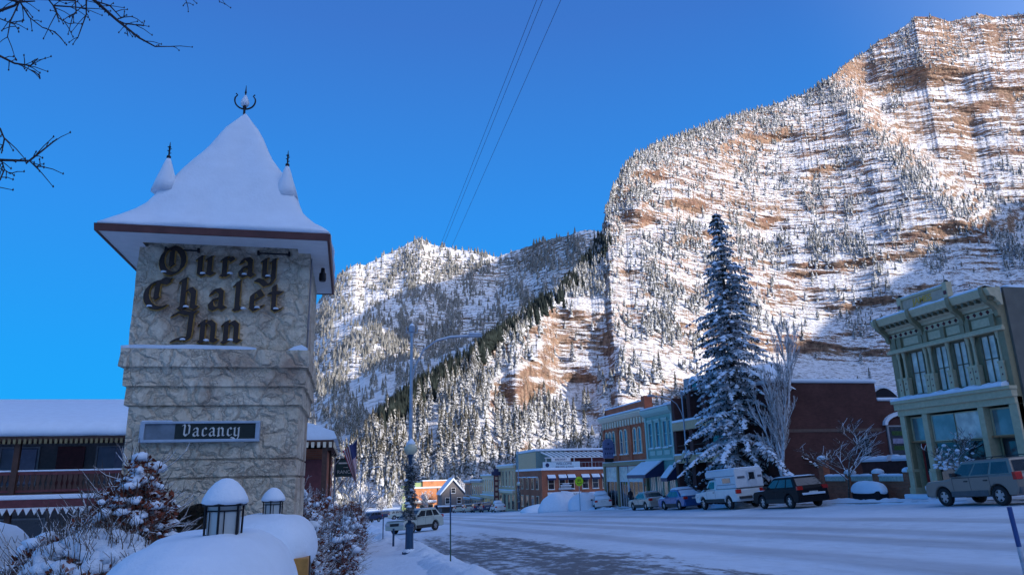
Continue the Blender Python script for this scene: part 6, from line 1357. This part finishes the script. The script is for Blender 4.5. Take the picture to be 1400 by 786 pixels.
bx=27.2; by=Yat(1318,bx); st=bare('bare_tree','little snow laden tree in front of the olive shop window','small tree',bx,by,float(gz(bx,by))+.1,3.3,TWIG,21,spread=.6,levels=4,trunk=.05,up=.5,nb=(3,4),minr=.010,first=.25,lenf=.7)
for k in range(60):
    a=rnd.random()*6.28; rr=1.0*rnd.random()**.5; q_=.4+.5*rnd.random(); MB().lathe([(0,-.05*q_),(.10*q_,-.02*q_),(.13*q_,.04*q_),(.06*q_,.1*q_),(0,.11*q_)],7,(rr*math.cos(a),rr*math.sin(a),1.3+1.9*rnd.random()*(1.1-rr)),caps=False).build('snow_clump',SNOW,st,smooth=True)
# small frosted trees and conifers among the far houses
for px,X,h,lab in ((612,235,9,'pale frosted tree right of the orange brick block'),(585,205,7,'pale frosted tree before the left end of the orange block'),(548,205,8,'frosted tree left of the orange block'),(520,195,6,'frosted tree at the far end left of the street'),(640,205,10,'sunlit frosted tree behind the orange brick shop')):
    Y=float(X); X=float(atY(px,690,Y).x)
    bare('frosted_tree',lab,'bare tree',X,Y,float(gz(X,Y)),h,FROST,int(px),spread=.55,levels=3,trunk=.12,nb=(5,7),minr=.04,first=.15,lenf=.6)
# ochre brush on the bank above the far shops
def brush(name,label,cat,x,y,z,hx,hy,h,mat,n,seed,minr=.02):
    r=random.Random(seed); m=MB()
    for k in range(n):
        px_,py_=r.uniform(-hx,hx),r.uniform(-hy,hy); hh=h*(1-.6*(px_/hx)**2)*(.6+.5*r.random()); m.tube([(px_,py_,-.3),(px_+r.uniform(-.2,.2),py_,hh*.5),(px_+r.uniform(-.5,.5)*h*.3,py_+r.uniform(-.5,.5)*h*.3,hh)],[minr*1.4,minr,minr*.6],3,caps=False)
    t=thing(name,label,cat,(x,y,z)); m.build('stems',mat,t); return t
OCH=snow_by_up('ochre_twigs',(.42,.27,.10),.1,.9,2,.5)
brush('willow_brush','ochre leafless willow thicket catching sun behind the cream shops','thicket',37,160,-3.5,9,4,8,OCH,500,3,.035)
# ---- bare street tree at the top left: its limbs reach over the pavement
def near_limbs():
    t=thing('bare_tree','dark bare tree whose budded limbs hang in at the top left corner','bare tree',(-5.6,4.6,-1.0)); o=Vector(t.location); r=random.Random(4); m=MB(); tr=MB()
    U=lambda px,py,Y:atY(px,py,Y)-o
    def limb(pts,r0,r1,tw=True):
        P=[U(*p) for p in pts]; n=len(P); m.tube(P,[r0+(r1-r0)*i/(n-1) for i in range(n)],6,caps=False)
        if not tw: return
        for i in range(n-1):
            for k in range(3):
                s=r.random(); q=P[i].lerp(P[i+1],s); d=(P[i+1]-P[i]).normalized(); sd=Vector((r.uniform(-1,1),r.uniform(-.6,.6),r.uniform(-1,.9))); e=q+(d*.5+sd*.7)*r.uniform(.05,.17); m.tube([q,(q+e)/2+Vector((0,0,.008)),e],[.0035,.003,.0022],4,caps=False)
                m.lathe([(0,-.008),(.006,0),(.0,.014)],5,tuple(e),caps=False)
    limb([(-60,-60,4.9),(60,-35,5.0),(128,0,5.1),(160,28,5.2),(190,52,5.2),(212,64,5.3),(238,64,5.4)],.016,.003)
    limb([(130,2,5.1),(150,8,5.1),(165,24,5.2),(182,23,5.2)],.006,.003); limb([(158,27,5.2),(172,33,5.2),(197,36,5.2)],.005,.0025); limb([(172,34,5.2),(175,50,5.2)],.004,.003)
    limb([(-50,40,4.8),(0,15,4.9),(20,8,4.9),(40,-10,5.0)],.012,.006); limb([(28,4,4.9),(40,24,5.0),(58,38,5.0),(76,44,5.0)],.006,.0025); limb([(26,4,4.9),(14,30,4.9),(10,52,4.9)],.005,.003); limb([(0,26,4.9),(20,34,4.9),(24,40,4.9)],.004,.0025)
    limb([(0,-4,4.9),(26,3,4.9),(48,2,4.9)],.012,.004,False); limb([(118,0,5.1),(118,20,5.1),(106,53,5.1)],.006,.003); limb([(60,-8,5),(76,12,5),(80,25,5),(94,33,5)],.006,.0028); limb([(72,8,5),(100,10,5.05),(122,12,5.1)],.006,.003); limb([(103,0,5),(104,18,5),(99,22,5)],.005,.003)
    limb([(-80,70,4.7),(0,77,4.8),(20,87,4.9),(42,90,4.9),(52,80,4.9)],.010,.003); limb([(22,87,4.9),(34,92,4.9),(46,98,4.9)],.004,.0025); 
    limb([(-90,215,4.6),(-20,218,4.7),(2,219,4.8),(40,220,4.8),(58,206,4.8),(78,190,4.85)],.012,.0035); limb([(40,220,4.8),(50,228,4.8),(61,228,4.8)],.004,.003); limb([(0,176,4.7),(6,190,4.7),(2,210,4.7)],.006,.0035); limb([(2,219,4.8),(6,232,4.8),(14,238,4.8)],.005,.003); limb([(-30,260,4.7),(0,246,4.7),(6,232,4.8)],.006,.004)
    limb([(250,-20,5.4),(254,0,5.4),(257,10,5.4)],.004,.003); limb([(298,-14,5.6),(300,4,5.6)],.004,.003); limb([(128,0,5.1),(200,-30,5.3),(300,-14,5.6)],.006,.003,False)
    H=U(-60,-60,4.9); tr.tube([(0,0,-.2),(.1,0,2.5),(.05,.1,4.2),(0,.2,6.5)],[.13,.11,.09,.05],10)
    for p in ((-60,-60,4.9),(-50,40,4.8),(-80,70,4.7),(-90,215,4.6),(-30,260,4.7),(0,176,4.7),(0,-4,4.9),(60,-8,5),(103,0,5),(40,-10,5.0)):
        q=U(*p); tr.tube([(.06,.08,max(1.5,q.z-1.1)),q*.5+Vector((.03,.05,(q.z-.5)*.5)),q],[.05,.03,.011],6)
    tr.build('trunk',BARK,t); m.build('limbs',TWIGD,t)
near_limbs()
# ---- shrubs round the tower
LEAF=snow_by_up('withered_brown_leaves',(.17,.05,.03),.6,1.1,4,.4)
def shrub(label,x,y,z,blobs,seed,nleaf,ntwig,leafs=.045,snowp=.5,mat=None,twl=.35,name='shrub'):
    r=random.Random(seed); t=thing(name,label,'shrub',(x,y,z)); lf=MB(); tw_=MB(); sn=MB()
    vols=[b[3]*b[4]*b[5] for b in blobs]; tot=sum(vols)
    def pt(b,shell=.0):
        while True:
            v=Vector((r.uniform(-1,1),r.uniform(-1,1),r.uniform(-1,1)))
            if shell<v.length<=1: break
        return Vector((b[0]+v.x*b[3],b[1]+v.y*b[4],b[2]+v.z*b[5])),v
    for b,vv in zip(blobs,vols):
        for k in range(int(nleaf*vv/tot)):
            p,v=pt(b,.35); d=Vector((r.uniform(-1,1),r.uniform(-1,1),r.uniform(-1,.6))).normalized()*leafs*(.6+.9*r.random()); s_=d.cross(Vector((r.uniform(-1,1),r.uniform(-1,1),r.uniform(-1,1)))).normalized()*leafs*.5; lf.add([p-d,p+s_,p+d,p-s_],[(0,1,2,3)])
        for k in range(int(ntwig*vv/tot)):
            p,v=pt(b,.2); d=(v+Vector((0,0,.5))).normalized(); L=twl*(.4+.8*r.random()); e=p+d*L; mdl=(p+e)/2+Vector((r.uniform(-1,1),r.uniform(-1,1),r.uniform(-1,1)))*.04
            tw_.tube([p,mdl,e],[.006,.0045,.0025],4,caps=False)
            for q in range(2):
                s=r.uniform(.4,1); c=p.lerp(e,s); f_=c+(d+Vector((r.uniform(-1,1),r.uniform(-1,1),r.uniform(-.3,.8)))*.9).normalized()*L*.3; tw_.tube([c,f_],[.0035,.002],3,caps=False)
        for k in range(int(snowp*vv/tot)):
            p,v=pt(b,.55)
            if v.z<-.35 and r.random()<.7: continue
            s=.022+.055*r.random()**2*(1.4 if v.z>.3 else .8); n=8; rg=[]
            sx,sy=s*(.8+.8*r.random()),s*(.8+.8*r.random()); ax=r.random()*3.14
            for zf,rf in ((-.5,.45),(-.2,.95),(.25,.9),(.6,.5),(.75,.05)):
                rg.append([(p.x+(sx*math.cos(6.283*q/n)*math.cos(ax)-sy*math.sin(6.283*q/n)*math.sin(ax))*rf*(1+.45*r.uniform(-1,1)),p.y+(sx*math.cos(6.283*q/n)*math.sin(ax)+sy*math.sin(6.283*q/n)*math.cos(ax))*rf,p.z+zf*s*1.25) for q in range(n)])
            sn.loft(rg)
    lf.build('foliage',mat or LEAF,t); tw_.build('twigs',TWIG,t); sn.build('snow',SNOW,t,smooth=True)
    return t
S1=shrub('big brown shrub with clotted snow climbing over a lattice left of the tower',-2.5,9.3,-.7,[(0.0,0,1.6,.66,.5,.80),(.12,0,2.15,.46,.4,.45),(-.55,-.1,1.5,.55,.4,.5),(-.55,-.5,.75,.95,.7,.85),(-.05,-.75,.5,.6,.6,.7),(-.1,-.75,1.3,.6,.4,.5),(.15,0,2.55,.22,.2,.3)],3,24000,1900,.040,1700)
def mantle(par,cx,cy,cz,hx,hy,hz,n,seed,s0=.10,s1=.22):
    r=random.Random(seed); m=MB(); t2=MB()
    for k in range(n):
        a=r.random()*6.283; q=r.random()**.6; x=cx+hx*q*math.cos(a); y=cy+hy*q*math.sin(a); z=cz+hz*math.sqrt(max(0,1-q*q))*(1+.12*r.uniform(-1,1)); s=r.uniform(s0,s1); nn=9; ph=r.random()*6; rg=[]
        for zf,rf in ((-.7,.5),(-.35,.95),(.05,1.0),(.35,.78),(.55,.4),(.6,.03)): rg.append([(x+s*rf*math.cos(6.283*i/nn+ph)*(1+.18*r.uniform(-1,1)),y+s*rf*math.sin(6.283*i/nn+ph),z+zf*s) for i in range(nn)])
        m.loft(rg)
        if r.random()<.8:
            e=Vector((x+r.uniform(-.1,.1),y-.05,z+s*.4+r.uniform(.08,.28))); t2.tube([(x,y,z),((x+e.x)/2+.02,y,(z+e.z)/2),e],[.006,.005,.0025],4,caps=False)
            for i in range(2): f_=Vector((x,y,z)).lerp(e,r.uniform(.5,.95)); t2.tube([f_,f_+Vector((r.uniform(-.08,.08),r.uniform(-.05,.05),.07))],[.0035,.002],3,caps=False)
    m.build('snow',SNOWR,par,smooth=True,sub=1); t2.build('twigs',TWIG,par)
mantle(S1,-.10,-.45,1.38,.70,.5,.55,260,3,.05,.135); mantle(S1,-.62,-.6,1.0,.42,.4,.50,130,5,.045,.12); mantle(S1,.30,-.6,.85,.35,.3,.3,30,8,.04,.09)
LAT=thing('garden_trellis','brown diagonal wooden trellis half buried in the big left shrub','trellis',(-2.55,9.75,-.75)); m=MB()
for k in range(12):
    x=-.9+k*.2; m.add([(x,0,.3),(x+.04,0,.3),(x+1.24,0,1.9),(x+1.2,0,1.9),(x,.02,.3),(x+.04,.02,.3),(x+1.24,.02,1.9),(x+1.2,.02,1.9)],[(0,1,2,3),(7,6,5,4),(0,3,7,4),(1,5,6,2)]) if k<6 else None
    m.add([(x+.3,.03,.3),(x+.34,.03,.3),(x-.86,.03,1.9),(x-.9,.03,1.9),(x+.3,.05,.3),(x+.34,.05,.3),(x-.86,.05,1.9),(x-.9,.05,1.9)],[(3,2,1,0),(4,5,6,7),(4,7,3,0),(2,6,5,1)]) if 3<k<10 else None
m.build('lattice',DKWD,LAT); MB().box(-.95,.95,-.01,.06,1.88,1.95).build('top_rail',DKWD,LAT)
shrub('reddish leafless shrub thick with snow between tower and pavement',-1.15,14.6,-.8,[(0,0,1.3,.75,1.0,1.1),(.2,.6,.7,.6,1.0,.7),(-.1,-.3,2.1,.55,.6,.5)],9,9000,1500,.04,1000)
shrub('low snow dusted shrub leaning over the pavement beyond the steps',-.35,18.5,-1.0,[(0,0,.9,.7,1.2,.9),(.3,1.0,1.3,.6,.9,.6)],11,5000,1200,.04,700)
for k,(x,y,lab) in enumerate(((-1.0,24,'dark shrub under the lodge eave with a light snow crust'),(.2,44,'frosted street shrub beyond the hanging sign'),(-.6,60,'distant frosted shrub row start left of the pavement'))): shrub(lab,x,y,float(gz(x,y)),[(0,0,1.2,.9,1.4,1.3)],20+k,3500,800,.06,200)
bare('bare_tree','slim frosted tree left of the pavement behind the flag','bare tree',-1.2,38,float(gz(-1.2,38)),5.5,TWIG,31,spread=.5,levels=4,trunk=.07,nb=(3,4),minr=.012)
bare('bare_tree','frosted tree beside the pavement farther down past the slim one','bare tree',.2,56,float(gz(.2,56)),5.5,FROST,33,spread=.5,levels=4,trunk=.07,nb=(3,4),minr=.02)
# low pots and bollards on the far left pavement
for k,(x,y,lab) in enumerate(((-.2,21,'brown planter at the foot of the leaning shrub'),)):
    t=thing('planter',lab,'planter',(x,y,float(gz(x,y))+.1)); MB().lathe([(.22,0),(.3,.45),(.33,.5)],8).build('pot',DKWD,t); MB().lathe([(.3,.5),(.28,.62),(.1,.7),(0,.71)],10,caps=False).build('snow_cap',SNOW,t,smooth=True)
# ================================================================== final tidy-up of the object tree
def split_parts(names):
    """give every separate piece of a multi-piece part an object of its own"""
    for o in [q for q in bpy.data.objects if q.type=='MESH' and q.name.split('.')[0] in names]:
        me=o.data; nv=len(me.vertices); par=list(range(nv))
        def find(a):
            while par[a]!=a: par[a]=par[par[a]]; a=par[a]
            return a
        for p in me.polygons:
            vs=p.vertices; a=find(vs[0])
            for v in vs[1:]:
                b=find(v)
                if a!=b: par[b]=a
        gr={}
        for p in me.polygons: gr.setdefault(find(p.vertices[0]),[]).append(tuple(p.vertices))
        if len(gr)<2: continue
        co=[tuple(v.co) for v in me.vertices]; first=True; base=o.name.split('.')[0]
        for g in gr.values():
            used=sorted({v for f in g for v in f}); ix={v:i for i,v in enumerate(used)}
            m2=bpy.data.meshes.new(base); m2.from_pydata([co[v] for v in used],[],[tuple(ix[v] for v in f) for f in g]); m2.materials.append(me.materials[0])
            if me.polygons[0].use_smooth: m2.polygons.foreach_set('use_smooth',[True]*len(m2.polygons))
            if first: o.data=m2; first=False
            else:
                c=o.copy(); c.data=m2; COL.objects.link(c)
split_parts({'corner_post','frieze_panel','letter_snow','diamond_stud','corbel','pilaster','panel','band','cap_panel','crown_panel','roof_snow','rear_storey','soffit_hook','window_bar','stone_stripe','band_snow','letter_blocks','parapet_snow','side_wall','plants','terrace_snow','post','brick_pier','vent','sign_tier','sign_snow','snow_strip','transom_bar','rosette','corner_pilaster','green_panel','arm_snow','dentils'})
for o in list(bpy.data.objects):
    b=o.name.split('.')[0]
    if b in ('snow_clumps','foliage','twigs','stems') or (b=='snow' and o.parent and o.parent.get('category')=='shrub'): o['kind']='stuff'
dg=bpy.context.evaluated_depsgraph_get(); dg.update()
for o in [q for q in bpy.data.objects if q.type=='FONT']:
    me=bpy.data.meshes.new_from_object(o.evaluated_get(dg)); n=bpy.data.objects.new('lettering',me); COL.objects.link(n)
    n.parent=o.parent; n.matrix_parent_inverse=o.matrix_parent_inverse.copy(); n.location=o.location; n.rotation_euler=o.rotation_euler; n.scale=o.scale
    bpy.data.objects.remove(o)
